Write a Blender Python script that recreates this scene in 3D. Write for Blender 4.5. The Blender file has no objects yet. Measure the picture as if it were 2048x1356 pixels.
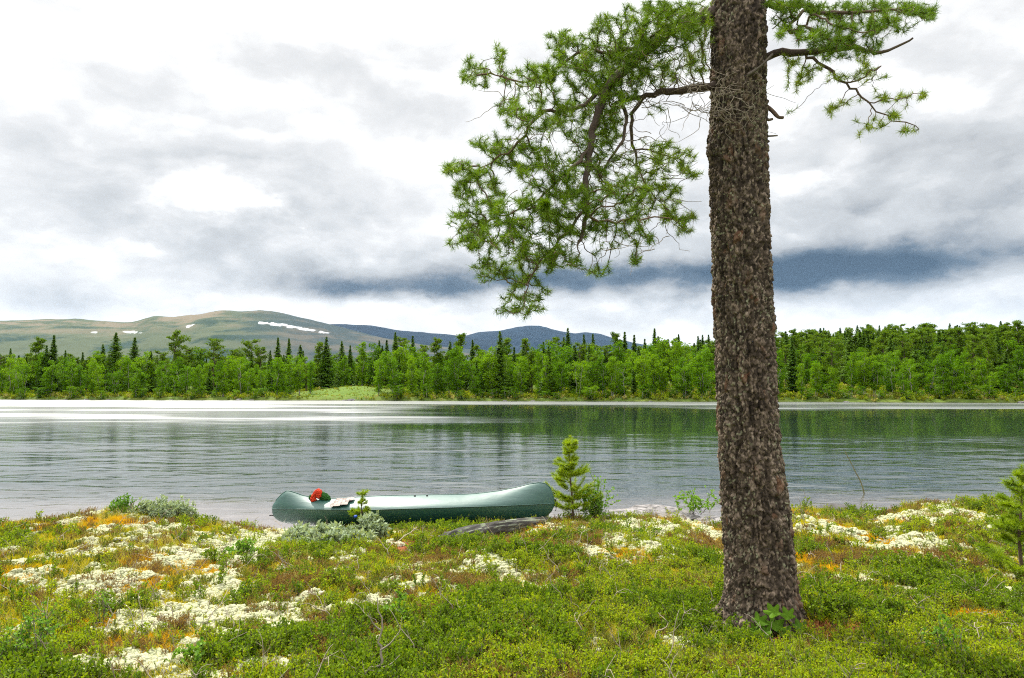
import bpy, math, random
import numpy as np
from math import radians, sin, cos, pi
random.seed(7)
RNG = np.random.default_rng(11)
SC = bpy.context.scene
COL = SC.collection

# ------------------------------------------------------------------ camera
F = 1365.33                      # focal length in photo pixels (24 mm on a 36 mm sensor, 2048 px wide)
CAMZ, PITCH = 2.5, math.atan(92/1365.33)
cam = bpy.data.cameras.new('camera'); cam.lens = 24; cam.sensor_width = 36
cam.clip_start = 0.1; cam.clip_end = 60000
camo = bpy.data.objects.new('camera', cam); COL.objects.link(camo)
camo.location = (0, 0, CAMZ); camo.rotation_euler = (pi/2 + PITCH, 0, 0)
SC.camera = camo

def ray(px, py):
    xc, yc = (px-1024)/F, (678-py)/F
    return np.array((xc, cos(PITCH)-yc*sin(PITCH), sin(PITCH)+yc*cos(PITCH)))
def at(px, py, D):               # the place seen at a photo pixel, D metres out
    d = ray(px, py); d = d*(D/d[1]); d[2] += CAMZ
    return d
def azel(px, py):
    d = ray(px, py); d /= np.linalg.norm(d)
    return math.atan2(d[0], d[1]), math.asin(d[2])

# ------------------------------------------------------------------ sun, exposure
SUN_AZ, SUN_EL = radians(-32), radians(52)       # ahead and to the left, behind thin cloud
sl = bpy.data.lights.new('sun', 'SUN'); sl.energy = 4.6; sl.angle = radians(1.2); sl.color = (1, .95, .86)
so = bpy.data.objects.new('sun', sl); COL.objects.link(so)
so.location = (-30, 50, 60)
so.rotation_euler = (pi/2 - SUN_EL, 0, pi - SUN_AZ)
SC.view_settings.view_transform = 'Standard'; SC.view_settings.look = 'None'
SC.view_settings.exposure = 0.76; SC.view_settings.gamma = 1
SC.view_settings.use_curve_mapping = False
SC.cycles.max_bounces = 8; SC.cycles.transparent_max_bounces = 12
SC.cycles.use_denoising = False; SC.cycles.use_adaptive_sampling = False
SC.cycles.filter_width = 1.1
SC.cycles.volume_bounces = 0

# ------------------------------------------------------------------ node helpers
class NT:
    def __init__(s, tree): s.t = tree; tree.nodes.clear()
    def n(s, kind, **kw):
        nd = s.t.nodes.new(kind)
        for k, v in kw.items(): setattr(nd, k, v)
        return nd
    def put(s, sock, v):
        if isinstance(v, bpy.types.NodeSocket): s.t.links.new(v, sock)
        else: sock.default_value = v
    def m(s, op, a, b=0.0, c=0.0, clamp=False):
        nd = s.n('ShaderNodeMath', operation=op, use_clamp=clamp)
        s.put(nd.inputs[0], a); s.put(nd.inputs[1], b)
        if op in ('MULTIPLY_ADD', 'SMOOTH_MIN', 'SMOOTH_MAX', 'COMPARE'): s.put(nd.inputs[2], c)
        return nd.outputs[0]
    def smooth(s, v, lo, hi, a=0.0, b=1.0):
        nd = s.n('ShaderNodeMapRange', interpolation_type='SMOOTHSTEP')
        s.put(nd.inputs['Value'], v)
        for k, x in (('From Min', lo), ('From Max', hi), ('To Min', a), ('To Max', b)): s.put(nd.inputs[k], x)
        return nd.outputs[0]
    def vec(s, x, y, z):
        nd = s.n('ShaderNodeCombineXYZ')
        for i, v in enumerate((x, y, z)): s.put(nd.inputs[i], v)
        return nd.outputs[0]
    def mapping(s, v, scale=(1, 1, 1), loc=(0, 0, 0), rot=(0, 0, 0)):
        nd = s.n('ShaderNodeMapping'); s.put(nd.inputs['Vector'], v)
        nd.inputs['Scale'].default_value = scale; nd.inputs['Location'].default_value = loc; nd.inputs['Rotation'].default_value = rot
        return nd.outputs[0]
    def noise(s, v, scale, detail=3, rough=.5, dist=0.0, out='Fac'):
        nd = s.n('ShaderNodeTexNoise'); s.put(nd.inputs['Vector'], v)
        nd.inputs['Scale'].default_value = scale; nd.inputs['Detail'].default_value = detail
        nd.inputs['Roughness'].default_value = rough; nd.inputs['Distortion'].default_value = dist
        return nd.outputs[out]
    def ramp(s, f, stops, interp='LINEAR'):
        nd = s.n('ShaderNodeValToRGB'); nd.color_ramp.interpolation = interp
        e = nd.color_ramp.elements
        while len(e) < len(stops): e.new(.5)
        for k, (p, c) in enumerate(stops):
            e[k].position = p; e[k].color = (*c, 1)
        s.put(nd.inputs[0], f); return nd.outputs[0]
    def mix(s, f, a, b, mode='MIX'):
        nd = s.n('ShaderNodeMix', data_type='RGBA', blend_type=mode)
        s.put(nd.inputs[0], f)
        for i, v in ((6, a), (7, b)):
            if isinstance(v, tuple) and len(v) == 3: v = (*v, 1)
            s.put(nd.inputs[i], v)
        return nd.outputs[2]
    def xyz(s, v):
        nd = s.n('ShaderNodeSeparateXYZ'); s.put(nd.inputs[0], v); return nd.outputs
    def attr(s, name):
        return s.n('ShaderNodeAttribute', attribute_name=name).outputs['Color']
    def bump(s, h, strength, dist):
        nd = s.n('ShaderNodeBump'); s.put(nd.inputs['Height'], h); s.put(nd.inputs['Strength'], strength); s.put(nd.inputs['Distance'], dist)
        return nd.outputs[0]

# ------------------------------------------------------------------ sky
def make_sky():
    w = bpy.data.worlds.new('World'); SC.world = w; w.use_nodes = True
    q = NT(w.node_tree)
    d = q.n('ShaderNodeTexCoord').outputs['Generated']
    X, Y, Z = q.xyz(d)
    wv = q.noise(q.mapping(d, (1, 1, 2.0)), 4.5, 7, .58, out='Color')
    wx, wy, wz = q.xyz(wv)
    dw = q.n('ShaderNodeVectorMath', operation='MULTIPLY_ADD'); q.put(dw.inputs[0], wv); dw.inputs[1].default_value = (.13, .13, .13); q.put(dw.inputs[2], d)
    fine = q.noise(q.mapping(d, (1, 1, 2.2), (3, 1, 5)), 4.5, 9, .58, .5)
    puff = q.noise(q.mapping(d, (1, 1, 1.7), (7, 2, 1)), 15, 8, .6, .3)
    vn = q.n('ShaderNodeTexVoronoi', feature='SMOOTH_F1', normalize=True); q.put(vn.inputs['Vector'], q.mapping(dw.outputs[0], (1, 1, 1.9)))
    vn.inputs['Scale'].default_value = 7.5; vn.inputs['Detail'].default_value = 4; vn.inputs['Roughness'].default_value = .55; vn.inputs['Smoothness'].default_value = .35
    bill = vn.outputs['Distance']
    az = q.m('ADD', q.m('ARCTAN2', X, Y), q.m('MULTIPLY', q.m('SUBTRACT', wx, .5), .22))
    el0 = q.m('ARCSINE', Z)
    el = q.m('ADD', el0, q.m('MULTIPLY', q.m('SUBTRACT', wy, .5), .085))
    dark = [(560, 400, 300, 85, .165), (440, 480, 240, 60, .125), (700, 545, 240, 36, .22), (830, 576, 210, 18, .46), (1000, 556, 150, 20, .34),
            (1230, 556, 240, 25, .52), (1550, 540, 280, 32, .58), (300, 120, 320, 50, .06), (820, 260, 160, 60, .05), (1850, 545, 260, 28, .32), (1900, 345, 240, 110, .22), (1680, 460, 240, 60, .22),
            (2050, 430, 180, 110, .15), (1330, 430, 160, 60, .14), (90, 600, 220, 26, .15), (60, 470, 120, 60, .06), (200, 330, 200, 50, .06), (1750, 80, 300, 110, .05),
            (820, 150, 170, 110, .04), (1650, 625, 420, 26, .08), (1080, 620, 300, 26, .09), (650, 30, 100, 60, .03), (1650, 200, 90, 70, .04)]
    bright = [(450, 385, 62, 26, .55), (395, 400, 30, 14, .12), (1355, 645, 42, 22, .16), (700, 605, 160, 22, .10), (300, 560, 260, 40, .05),
              (60, 60, 250, 60, .05), (750, 330, 90, 110, .06), (1000, 400, 160, 100, .05), (1700, 330, 45, 40, .10), (950, 640, 120, 18, .06)]
    tot = 0.0
    for lst, sg in ((dark, 1), (bright, -1)):
        for px, py, rx, ry, a in lst:
            a0, e0 = azel(px, py)
            sx, se = rx/F, ry/F
            u = q.m('MULTIPLY', q.m('SUBTRACT', az, a0), 1/sx); v = q.m('MULTIPLY', q.m('SUBTRACT', el, e0), 1/se)
            r = q.m('ADD', q.m('MULTIPLY', u, u), q.m('MULTIPLY', v, v))
            if sg < 0: r = q.m('MULTIPLY', r, q.m('MULTIPLY_ADD', puff, 3.0, -.45))
            g = q.m('EXPONENT', q.m('MULTIPLY', r, -.75))
            tot = q.m('MULTIPLY_ADD', g, a*sg, tot)
    n1 = q.m('MULTIPLY', q.m('SUBTRACT', fine, .5), .46)
    n2 = q.m('MULTIPLY', q.m('SUBTRACT', puff, .5), .16)
    n3 = q.m('MULTIPLY', q.m('SUBTRACT', bill, .36), .62)
    # relief: lit upper edges and grey bases of the heaps of cloud
    def heap(dz): return q.noise(q.mapping(dw.outputs[0], (1, 1, 2.1), (11, 4, dz)), 8.5, 7, .52)
    rel = q.m('SUBTRACT', heap(.085), heap(0.0))
    n3 = q.m('ADD', q.m('MULTIPLY', n3, .55), q.m('MULTIPLY', rel, .68))
    amp = q.m('MULTIPLY_ADD', q.smooth(tot, -.02, .30), .75, .42)
    dk = q.m('ADD', tot, q.m('MULTIPLY', q.m('ADD', n3, q.m('ADD', n1, n2)), amp))
    br = q.m('SUBTRACT', .915, dk)
    col = q.ramp(br, [(0.00, (0.036, 0.056, 0.082)), (0.20, (0.086, 0.112, 0.142)), (0.38, (0.225, 0.238, 0.252)), (0.55, (0.345, 0.352, 0.356)), (0.70, (0.416, 0.424, 0.428)), (0.84, (0.526, 0.526, 0.524)), (1.00, (0.74, 0.74, 0.735))])
    sky = q.n('ShaderNodeTexSky', sky_type='NISHITA', sun_disc=False)
    sky.sun_elevation = SUN_EL; sky.sun_rotation = SUN_AZ
    gain = q.smooth(el0, .43, 1.0, 10.0, 33.0)              # cloud is brightest overhead
    cl = q.n('ShaderNodeVectorMath', operation='SCALE'); q.put(cl.inputs[0], col); q.put(cl.inputs['Scale'], gain)
    both = q.mix(.985, sky.outputs[0], cl.outputs[0])
    bg = q.n('ShaderNodeBackground'); q.put(bg.inputs[0], both); bg.inputs[1].default_value = .1
    out = q.n('ShaderNodeOutputWorld'); q.t.links.new(bg.outputs[0], out.inputs[0])
    w.cycles.sampling_method = 'MANUAL'; w.cycles.sample_map_resolution = 1024
make_sky()

# ------------------------------------------------------------------ materials
MATS = {}
def material(name, build):
    if name in MATS: return MATS[name]
    m = bpy.data.materials.new(name); m.use_nodes = True
    q = NT(m.node_tree)
    sh = build(q)
    out = q.n('ShaderNodeOutputMaterial'); q.t.links.new(sh, out.inputs[0])
    MATS[name] = m; return m
def principled(q, color, rough=.7, spec=.3, normal=None, coat=0.0, metal=0.0):
    p = q.n('ShaderNodeBsdfPrincipled')
    if isinstance(color, tuple): color = (*color, 1)
    q.put(p.inputs['Base Color'], color); q.put(p.inputs['Roughness'], rough); q.put(p.inputs['Specular IOR Level'], spec)
    p.inputs['Coat Weight'].default_value = coat; p.inputs['Metallic'].default_value = metal
    if normal is not None: q.put(p.inputs['Normal'], normal)
    return p.outputs[0]
def leaf_mat(name, colors, trans=.35, rough=.5, spec=.25, tint=(1.15, 1.1, .5)):
    """leaves: colour varies per copy and per leaf, part of the light comes through"""
    def b(q):
        rnd = q.n('ShaderNodeObjectInfo').outputs['Random']
        k = q.xyz(q.attr('Col'))
        f = q.m('ADD', q.m('MULTIPLY', rnd, .5), q.m('MULTIPLY', k[0], .5))
        n = len(colors)
        c = q.ramp(f, [(i/(n-1), x) for i, x in enumerate(colors)])
        p = principled(q, c, rough, spec)
        t = q.n('ShaderNodeBsdfTranslucent'); q.put(t.inputs[0], q.mix(1.0, c, tint, 'MULTIPLY'))
        mx = q.n('ShaderNodeMixShader'); mx.inputs[0].default_value = trans
        q.t.links.new(p, mx.inputs[1]); q.t.links.new(t.outputs[0], mx.inputs[2])
        return mx.outputs[0]
    return material(name, b)
def plain(name, color, rough=.7, spec=.3, var=.3, scale=20, bump=0.0, bdist=.01, coat=0.0, metal=0.0):
    def b(q):
        o = q.n('ShaderNodeTexCoord').outputs['Object']
        n = q.noise(o, scale, 5, .6)
        c = q.mix(n, tuple(x*(1-var) for x in color), tuple(min(1, x*(1+var)) for x in color))
        nm = q.bump(n, bump, bdist) if bump else None
        return principled(q, c, rough, spec, nm, coat, metal)
    return material(name, b)
def colmat(name, rough=.85, spec=.2, scale=30, var=.25, bump=0.0, bdist=.01):
    """colour from the mesh's own colour attribute with fine grain"""
    def b(q):
        o = q.n('ShaderNodeTexCoord').outputs['Object']
        n = q.noise(o, scale, 6, .65)
        c = q.mix(1.0, q.attr('Col'), q.mix(n, (1-var,)*3, (1+var,)*3), 'MULTIPLY')
        return principled(q, c, rough, spec, q.bump(n, bump, bdist) if bump else None)
    return material(name, b)

# ------------------------------------------------------------------ numpy noise
def _h(ix, iy, iz, seed):
    n = (ix.astype(np.int64)*374761393 + iy.astype(np.int64)*668265263 + iz.astype(np.int64)*2147483647 + seed*974711) & 0xffffffff
    n = ((n ^ (n >> 13))*1274126177) & 0xffffffff
    n = ((n ^ (n >> 16))*2246822519) & 0xffffffff
    return ((n ^ (n >> 15)) & 0xffffff)/float(0xffffff)
def vnoise(x, y, z=0.0, seed=0):
    x, y, z = np.broadcast_arrays(np.asarray(x, float), np.asarray(y, float), np.asarray(z, float))
    ix, iy, iz = np.floor(x), np.floor(y), np.floor(z)
    fx, fy, fz = x-ix, y-iy, z-iz
    fx, fy, fz = [f*f*f*(f*(f*6-15)+10) for f in (fx, fy, fz)]
    r = 0
    for dx in (0, 1):
        for dy in (0, 1):
            for dz in (0, 1):
                r = r + _h(ix+dx, iy+dy, iz+dz, seed)*(fx if dx else 1-fx)*(fy if dy else 1-fy)*(fz if dz else 1-fz)
    return r
def fbm(x, y, z=0.0, seed=0, oct=4, gain=.5, lac=2.03):
    a, s, t = 1.0, 0.0, 0.0
    for i in range(oct):
        s = s + a*vnoise(np.asarray(x)*lac**i, np.asarray(y)*lac**i, np.asarray(z)*lac**i, seed+i*17); t += a; a *= gain
    return s/t
def sstep(x, a, b):
    t = np.clip((x-a)/(b-a), 0, 1); return t*t*(3-2*t)

# ------------------------------------------------------------------ mesh helpers
class MB:
    def __init__(s): s.V, s.F3, s.F4, s.C, s.n, s.M3, s.M4 = [], [], [], [], 0, [], []
    def add(s, V, Fc, col=None, mi=0):
        V = np.asarray(V, float).reshape(-1, 3); Fc = np.asarray(Fc, np.int64)
        if len(V) == 0 or len(Fc) == 0: return
        s.V.append(V)
        if col is None: col = (.5, .5, .5)
        col = np.asarray(col, float)
        if col.ndim == 1: col = np.repeat(col[None, :], len(V), 0)
        s.C.append(col)
        (s.F3 if Fc.shape[1] == 3 else s.F4).append(Fc+s.n)
        (s.M3 if Fc.shape[1] == 3 else s.M4).append(np.full(len(Fc), mi))
        s.n += len(V)
    def mesh(s, name, mats, smooth=True):
        me = bpy.data.meshes.new(name)
        V = np.concatenate(s.V); C = np.concatenate(s.C)
        f3 = np.concatenate(s.F3) if s.F3 else np.zeros((0, 3), np.int64)
        f4 = np.concatenate(s.F4) if s.F4 else np.zeros((0, 4), np.int64)
        loops = np.concatenate([f3.ravel(), f4.ravel()]).astype(np.int32)
        starts = np.concatenate([np.arange(len(f3))*3, len(f3)*3+np.arange(len(f4))*4]).astype(np.int32)
        me.vertices.add(len(V)); me.vertices.foreach_set('co', V.astype(np.float32).ravel())
        me.loops.add(len(loops)); me.loops.foreach_set('vertex_index', loops)
        me.polygons.add(len(starts)); me.polygons.foreach_set('loop_start', starts)
        mi = np.concatenate((s.M3 or [np.zeros(0)])+(s.M4 or [np.zeros(0)])).astype(np.int32)
        me.polygons.foreach_set('material_index', mi)
        me.polygons.foreach_set('use_smooth', np.full(len(starts), bool(smooth)))
        me.update(calc_edges=True)
        a = me.color_attributes.new('Col', 'FLOAT_COLOR', 'POINT')
        a.data.foreach_set('color', np.concatenate([C, np.ones((len(C), 1))], 1).astype(np.float32).ravel())
        for m in (mats if isinstance(mats, (list, tuple)) else [mats]): me.materials.append(m)
        return me
    def build(s, name, mats, parent=None, smooth=True, loc=(0, 0, 0)):
        return place(name, s.mesh(name, mats, smooth), parent, loc)
def place(name, me, parent=None, loc=(0, 0, 0)):
    o = bpy.data.objects.new(name, me); COL.objects.link(o)
    if parent is not None: o.parent = parent
    o.location = loc; return o
def tag(o, label=None, cat=None, group=None, kind=None):
    for k, v in (('label', label), ('category', cat), ('group', group), ('kind', kind)):
        if v: o[k] = v
    return o
def empty(name, loc, rz=0):
    o = bpy.data.objects.new(name, None); COL.objects.link(o)
    o.location = loc; o.rotation_euler = (0, 0, rz); o.empty_display_size = .2
    return o
def grid_faces(nu, nv, wrap=False):
    i, j = np.meshgrid(np.arange(nu-1), np.arange(nv if wrap else nv-1), indexing='ij')
    j2 = (j+1) % nv
    return np.stack([i*nv+j, i*nv+j2, (i+1)*nv+j2, (i+1)*nv+j], -1).reshape(-1, 4)
def unit(v):
    v = np.asarray(v, float); return v/np.maximum(np.linalg.norm(v, axis=-1, keepdims=True), 1e-9)
def tube(mb, P, R, sides=6, col=(.5, .5, .5), cap=True, mi=0, rough=0.0, seed=0):
    P = np.asarray(P, float); R = np.broadcast_to(np.asarray(R, float), (len(P),))
    T = unit(np.gradient(P, axis=0))
    ref = np.array((0., 0, 1)) if abs(T[0][2]) < .8 else np.array((1., 0, 0))
    A = np.zeros_like(P); a = unit(np.cross(T[0], ref))
    for i in range(len(P)):
        a = unit(a - T[i]*np.dot(a, T[i])); A[i] = a
    B = np.cross(T, A)
    th = np.arange(sides)*2*pi/sides
    RR = np.repeat(R[:, None], sides, 1)
    if rough: RR = RR*(1+rough*(fbm(P[:, None, 2]*18+np.cos(th)*2+seed, P[:, None, 0]*18+np.sin(th)*2, P[:, None, 1]*18, seed, 3)-.5)*2)
    V = P[:, None, :]+RR[:, :, None]*(A[:, None, :]*np.cos(th)[None, :, None]+B[:, None, :]*np.sin(th)[None, :, None])
    V = V.reshape(-1, 3); n = len(P)
    c = np.asarray(col, float)
    if c.ndim == 2 and len(c) == n: c = np.repeat(c, sides, 0)
    mb.add(V, grid_faces(n, sides, True), c, mi)
    if cap and R[-1] > .004:
        e = np.vstack([V[-sides:], P[-1]+T[-1]*R[-1]*.4])
        mb.add(e, [(k, (k+1) % sides, sides) for k in range(sides)], c if c.ndim == 1 else c[-1], mi)
def quads(C, U, W):
    """leaf blades: centres C, half-length vectors U, half-width vectors W (diamonds)"""
    n = len(C)
    V = np.stack([C-U, C+W-U*.1, C+U, C-W-U*.1], 1).reshape(-1, 3)
    return V, np.arange(n*4).reshape(n, 4)
def rand_unit(n, rng=RNG):
    return unit(rng.normal(size=(n, 3)))
def smooth_path(pts, n):
    pts = np.asarray(pts, float); t = np.linspace(0, len(pts)-1, n)
    out = np.zeros((n, pts.shape[1]))
    for k, tt in enumerate(t):
        i = min(int(tt), len(pts)-2); f = tt-i
        p0, p1, p2, p3 = pts[max(i-1, 0)], pts[i], pts[i+1], pts[min(i+2, len(pts)-1)]
        out[k] = .5*((2*p1)+(-p0+p2)*f+(2*p0-5*p1+4*p2-p3)*f*f+(-p0+3*p1-3*p2+p3)*f**3)
    return out
_ico = {}
def ico(sub):
    if sub not in _ico:
        import bmesh
        bm = bmesh.new(); bmesh.ops.create_icosphere(bm, subdivisions=sub, radius=1)
        _ico[sub] = (np.array([v.co[:] for v in bm.verts]), np.array([[v.index for v in f.verts] for f in bm.faces])); bm.free()
    return _ico[sub]

# ------------------------------------------------------------------ the near bank
EDGE = np.array([(-900, 9.0, .66), (0, 9.0, .68), (130, 9.5, .66), (250, 10, .70), (380, 10, .58), (460, 10.5, .37), (520, 10.5, .30), (600, 11.0, .16), (650, 11.5, .08), (760, 11.9, .05),
                 (1000, 12.2, .09), (1150, 12, .16), (1250, 12.2, .15), (1350, 12, .20), (1420, 11.4, .14), (1500, 11, .3), (1600, 10.8, .58), (1680, 11, .46), (1740, 11, .40),
                 (1820, 11, .60), (2048, 11, .62), (3000, 11, .62)])
def bank(x, y, detail=True):
    x = np.asarray(x, float); y = np.asarray(y, float)
    px = 1024+F*x/np.maximum(y, 2.5)
    S = np.interp(px, EDGE[:, 0], EDGE[:, 1]); H = np.interp(px, EDGE[:, 0], EDGE[:, 2])
    t = np.clip((y-4)/(S-4), 0, 1)
    z = .85+(H-.85)*t**1.25
    k = 1-.75*sstep(t, .6, 1.0)
    z = z+k*.16*(fbm(x*.8, y*.8, 0, 3, 2)-.5)
    if detail: z = z+k*(.09*(fbm(x*2.3, y*2.3, 0, 5, 3)-.5)+.05*(fbm(x*9, y*9, 0, 9, 3)-.5))
    z = z-(H+.9)*sstep(y-S, -.05, 1.5)-.5*sstep(y-S, 1.5, 6)
    return z
def ground_hit(px, py):
    d = ray(px, py); lo = 2.0
    for D in np.arange(2.5, 16, .02):
        p = d*(D/d[1]); z = CAMZ+p[2]
        if z <= bank(p[0], p[1], False): break
    return np.array((p[0], p[1], float(bank(p[0], p[1]))))

# white reindeer lichen, orange moss, brown heath and green bilberry grow in patches
LICHEN = [(160, 1175, 50, 22), (120, 1190, 30, 12), (330, 1238, 170, 34), (230, 1262, 60, 22), (400, 1222, 90, 22), (530, 1240, 90, 34), (570, 1262, 50, 22), (490, 1284, 80, 18), (240, 1330, 130, 30),
          (130, 1345, 60, 16), (380, 1322, 60, 18), (545, 1075, 60, 20), (590, 1066, 25, 10), (470, 1105, 60, 18), (330, 1063, 70, 9), (270, 1058, 30, 8), (430, 1078, 60, 10), (410, 1170, 55, 18), (470, 1180, 40, 14),
          (270, 1150, 30, 9), (160, 1068, 25, 7), (250, 1095, 40, 7), (500, 1120, 40, 18), (830, 1170, 30, 12), (740, 1215, 40, 14), (790, 1170, 25, 10), (810, 1180, 22, 16), (840, 1268, 30, 25), (680, 1215, 25, 10),
          (1000, 1128, 70, 16), (960, 1110, 30, 10), (1020, 1145, 40, 10), (1180, 1105, 40, 12), (1290, 1062, 80, 20), (1250, 1050, 40, 10), (1320, 1100, 50, 16), (1380, 1050, 25, 10), (1230, 1085, 40, 9),
          (1900, 1026, 32, 16), (1870, 1032, 30, 10), (1715, 1028, 35, 11), (1740, 1036, 25, 7), (1655, 1058, 35, 14), (1635, 1074, 25, 7), (1680, 1066, 30, 9), (1820, 1078, 50, 9), (1770, 1070, 40, 7), (1880, 1098, 45, 20),
          (1720, 1100, 45, 8), (1800, 1105, 60, 11), (1960, 1105, 40, 12), (1990, 1063, 50, 7), (1950, 1180, 50, 18), (2010, 1195, 50, 25), (1770, 1164, 28, 7), (1880, 1190, 25, 9), (700, 1110, 30, 9), (780, 1150, 20, 8),
          (690, 1130, 26, 9), (1440, 1115, 15, 8), (1655, 1190, 20, 6), (1560, 1140, 18, 6), (2030, 1230, 40, 20), (620, 1195, 30, 8), (60, 1130, 25, 7)]
ORANGE = [(60, 1150, 70, 18), (300, 1165, 50, 22), (330, 1130, 80, 18), (430, 1145, 60, 18), (250, 1190, 40, 20), (340, 1300, 110, 16), (190, 1258, 40, 12), (520, 1258, 40, 12), (60, 1340, 60, 16), (430, 1040, 50, 7),
          (880, 1200, 60, 14), (780, 1200, 40, 12), (740, 1290, 60, 18), (1110, 1195, 50, 12), (1010, 1090, 50, 10), (1430, 1075, 60, 18), (1610, 1030, 25, 12), (1830, 1045, 40, 9), (1760, 1050, 25, 8), (1880, 1068, 25, 6),
          (1640, 1140, 40, 10), (1850, 1120, 25, 8), (1930, 1240, 60, 16), (1990, 1250, 40, 14), (200, 1050, 120, 10), (1080, 1075, 60, 9), (1240, 1120, 80, 12), (1440, 1200, 15, 20), (610, 1340, 60, 16), (30, 1060, 60, 9)]
BROWN = [(300, 1145, 60, 14), (600, 1170, 70, 18), (560, 1290, 80, 18), (380, 1260, 60, 12), (640, 1270, 70, 25), (870, 1125, 60, 12), (1100, 1100, 80, 12), (1400, 1090, 50, 16), (1690, 1130, 80, 12), (1760, 1125, 70, 10),
         (1900, 1130, 60, 12), (1180, 1080, 60, 8), (1660, 1100, 40, 10), (920, 1170, 60, 10), (700, 1320, 60, 20), (280, 1345, 60, 12)]
def to_world(lst):
    out = []
    for px, py, rx, ry in lst:
        p = ground_hit(px, py); a = ground_hit(px, py-ry); b = ground_hit(px, min(py+ry, 1385))
        out.append((p[0], p[1], max(rx*p[1]/F, .05), max(abs(a[1]-b[1])/2, .06)))
    return out
LW, OW, BW = to_world(LICHEN), to_world(ORANGE), to_world(BROWN)
def patch(x, y, lst, warp=.55, seed=21):
    x = np.asarray(x, float); y = np.asarray(y, float)
    wx = x+.30*(fbm(x*2.6, y*2.6, 0, seed, 3)-.5)*2*warp; wy = y+.34*(fbm(x*2.6, y*2.6, 7.7, seed, 3)-.5)*2*warp
    m = np.zeros(x.shape)
    for cx, cy, rx, ry in lst:
        m = np.maximum(m, 1-np.sqrt(((wx-cx)/rx)**2+((wy-cy)/ry)**2)*.62)
    return m                                     # above .38 inside a patch
LIT = ground_hit(830, 1092)
def covers(x, y):
    br = .35*(fbm(x*5, y*5, 0, 31, 3)-.5)
    L = sstep(patch(x, y, LW)+br*2.2+.55*(fbm(x*10, y*10, 0, 37, 3)-.5), .48, .59)
    O = sstep(patch(x, y, OW, seed=44)+br+.80*(fbm(x*1.5, y*1.5, 0, 61, 4)-.5), .31, .45)
    B = sstep(patch(x, y, BW, seed=54)+br+.25*(fbm(x*1.2, y*1.2, 0, 71, 4)-.5), .36, .50)
    px = 1024+F*x/np.maximum(y, 2.5)
    g = fbm(x*1.1, y*1.1, 0, 81, 4)
    G = np.clip(.32+2.6*(g-.45)+.55*sstep(px, 650, 1000)*sstep(y, 6.6, 5.4)+.5*sstep(px, 260, 60)*sstep(y, 5.6, 4.6)-.25*sstep(px, 700, 300)*sstep(y, 4.4, 6), 0, 1)
    Q = sstep(fbm(x*3.6, y*3.6, 0, 91, 4), .555, .62)*.85      # loose pale scraps of lichen between
    L = np.maximum(L, Q*(1-G)*.9)
    R = sstep(1.25-np.hypot((x-LIT[0])/.62, (y-LIT[1])/.42), .2, .5)   # rusty needle litter under the canoe
    R = np.maximum(R, sstep(1.3-np.hypot((x-1.95)/.55, (y-4.74)/.34)-.5*(fbm(x*7, y*7, 0, 93, 3)-.5), .2, .6)*.8)   # shed bark and needles at the pine's foot
    return L, O, B, G, R

def make_bank():
    xs = np.concatenate([-13-np.geomspace(.1, 250, 40)[::-1], np.arange(-13, 13, .045), 13+np.geomspace(.1, 250, 40)])
    xs = np.unique(xs)
    ys = np.concatenate([np.arange(-40, 2, 2.0), np.arange(2, 3.4, .2), np.arange(3.4, 14, .04), np.arange(14, 30, 1.0)])
    X, Y = np.meshgrid(xs, ys, indexing='ij')
    Z = bank(X, Y)
    L, O, B, G, R = covers(X, Y)
    n = fbm(X*14, Y*14, 0, 101, 3)[..., None]
    c = (np.array((.10, .10, .012))*(1-n)+np.array((.20, .16, .020))*n)
    c = c*(1-G[..., None])+np.array((.035, .060, .010))*G[..., None]
    for m_, k in ((B, (.10, .058, .018)), (O, (.30, .17, .020)), (L, (.30, .28, .19)), (R, (.19, .062, .024))):
        c = c*(1-m_[..., None])+np.array(k)*m_[..., None]*(.7+.6*n)
    px = 1024+F*X/np.maximum(Y, 2.5); S = np.interp(px, EDGE[:, 0], EDGE[:, 1])
    sh = sstep(Y-S, -.10, .45)[..., None]
    c = c*(1-sh)+np.array((.30, .25, .21))*(.6+.7*fbm(X*6, Y*6, 0, 111, 4)[..., None])*sh      # sandy, stony edge
    mb = MB(); mb.add(np.stack([X, Y, Z], -1).reshape(-1, 3), grid_faces(*X.shape), c.reshape(-1, 3))
    o = mb.build('ground', colmat('bank_soil', .95, .1, 60, .35, .6, .02)); tag(o, kind='structure')
make_bank()

# ------------------------------------------------------------------ water
def shore_y(x):
    """the far waterline: nearer on the right"""
    x = np.asarray(x, float)
    return 105-.135*x+1.6*(fbm(x*.05, 0*x, 0, 5, 3)-.5)*2+1.0*(fbm(x*.3, 0*x, 0, 6, 3)-.5)*2
def water_mat(q):
    o = q.n('ShaderNodeTexCoord').outputs['Object']
    X, Y, Z = q.xyz(o)
    w4 = q.noise(q.mapping(o, (7.5, 15, 1), rot=(0, 0, -.1)), 1.0, 2, .6)
    nrm = q.bump(q.m('MULTIPLY', w4, .0022), q.smooth(Y, 45, 18), 1.0)
    wob = q.noise(q.mapping(o, (.2, .5, 1)), 1.0, 3, .55)
    shallow = q.smooth(q.m('ADD', Y, q.m('MULTIPLY', q.m('SUBTRACT', wob, .5), 4)), 17.5, 11.5)
    c = q.mix(shallow, (.012, .022, .014), (.15, .128, .115))
    p = q.n('ShaderNodeBsdfPrincipled')
    q.put(p.inputs['Base Color'], c); q.put(p.inputs['Roughness'], q.xyz(q.attr('Col'))[0]); p.inputs['IOR'].default_value = 3.0
    p.inputs['Specular IOR Level'].default_value = .8
    q.put(p.inputs['Normal'], nrm)
    return p.outputs[0]
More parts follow.
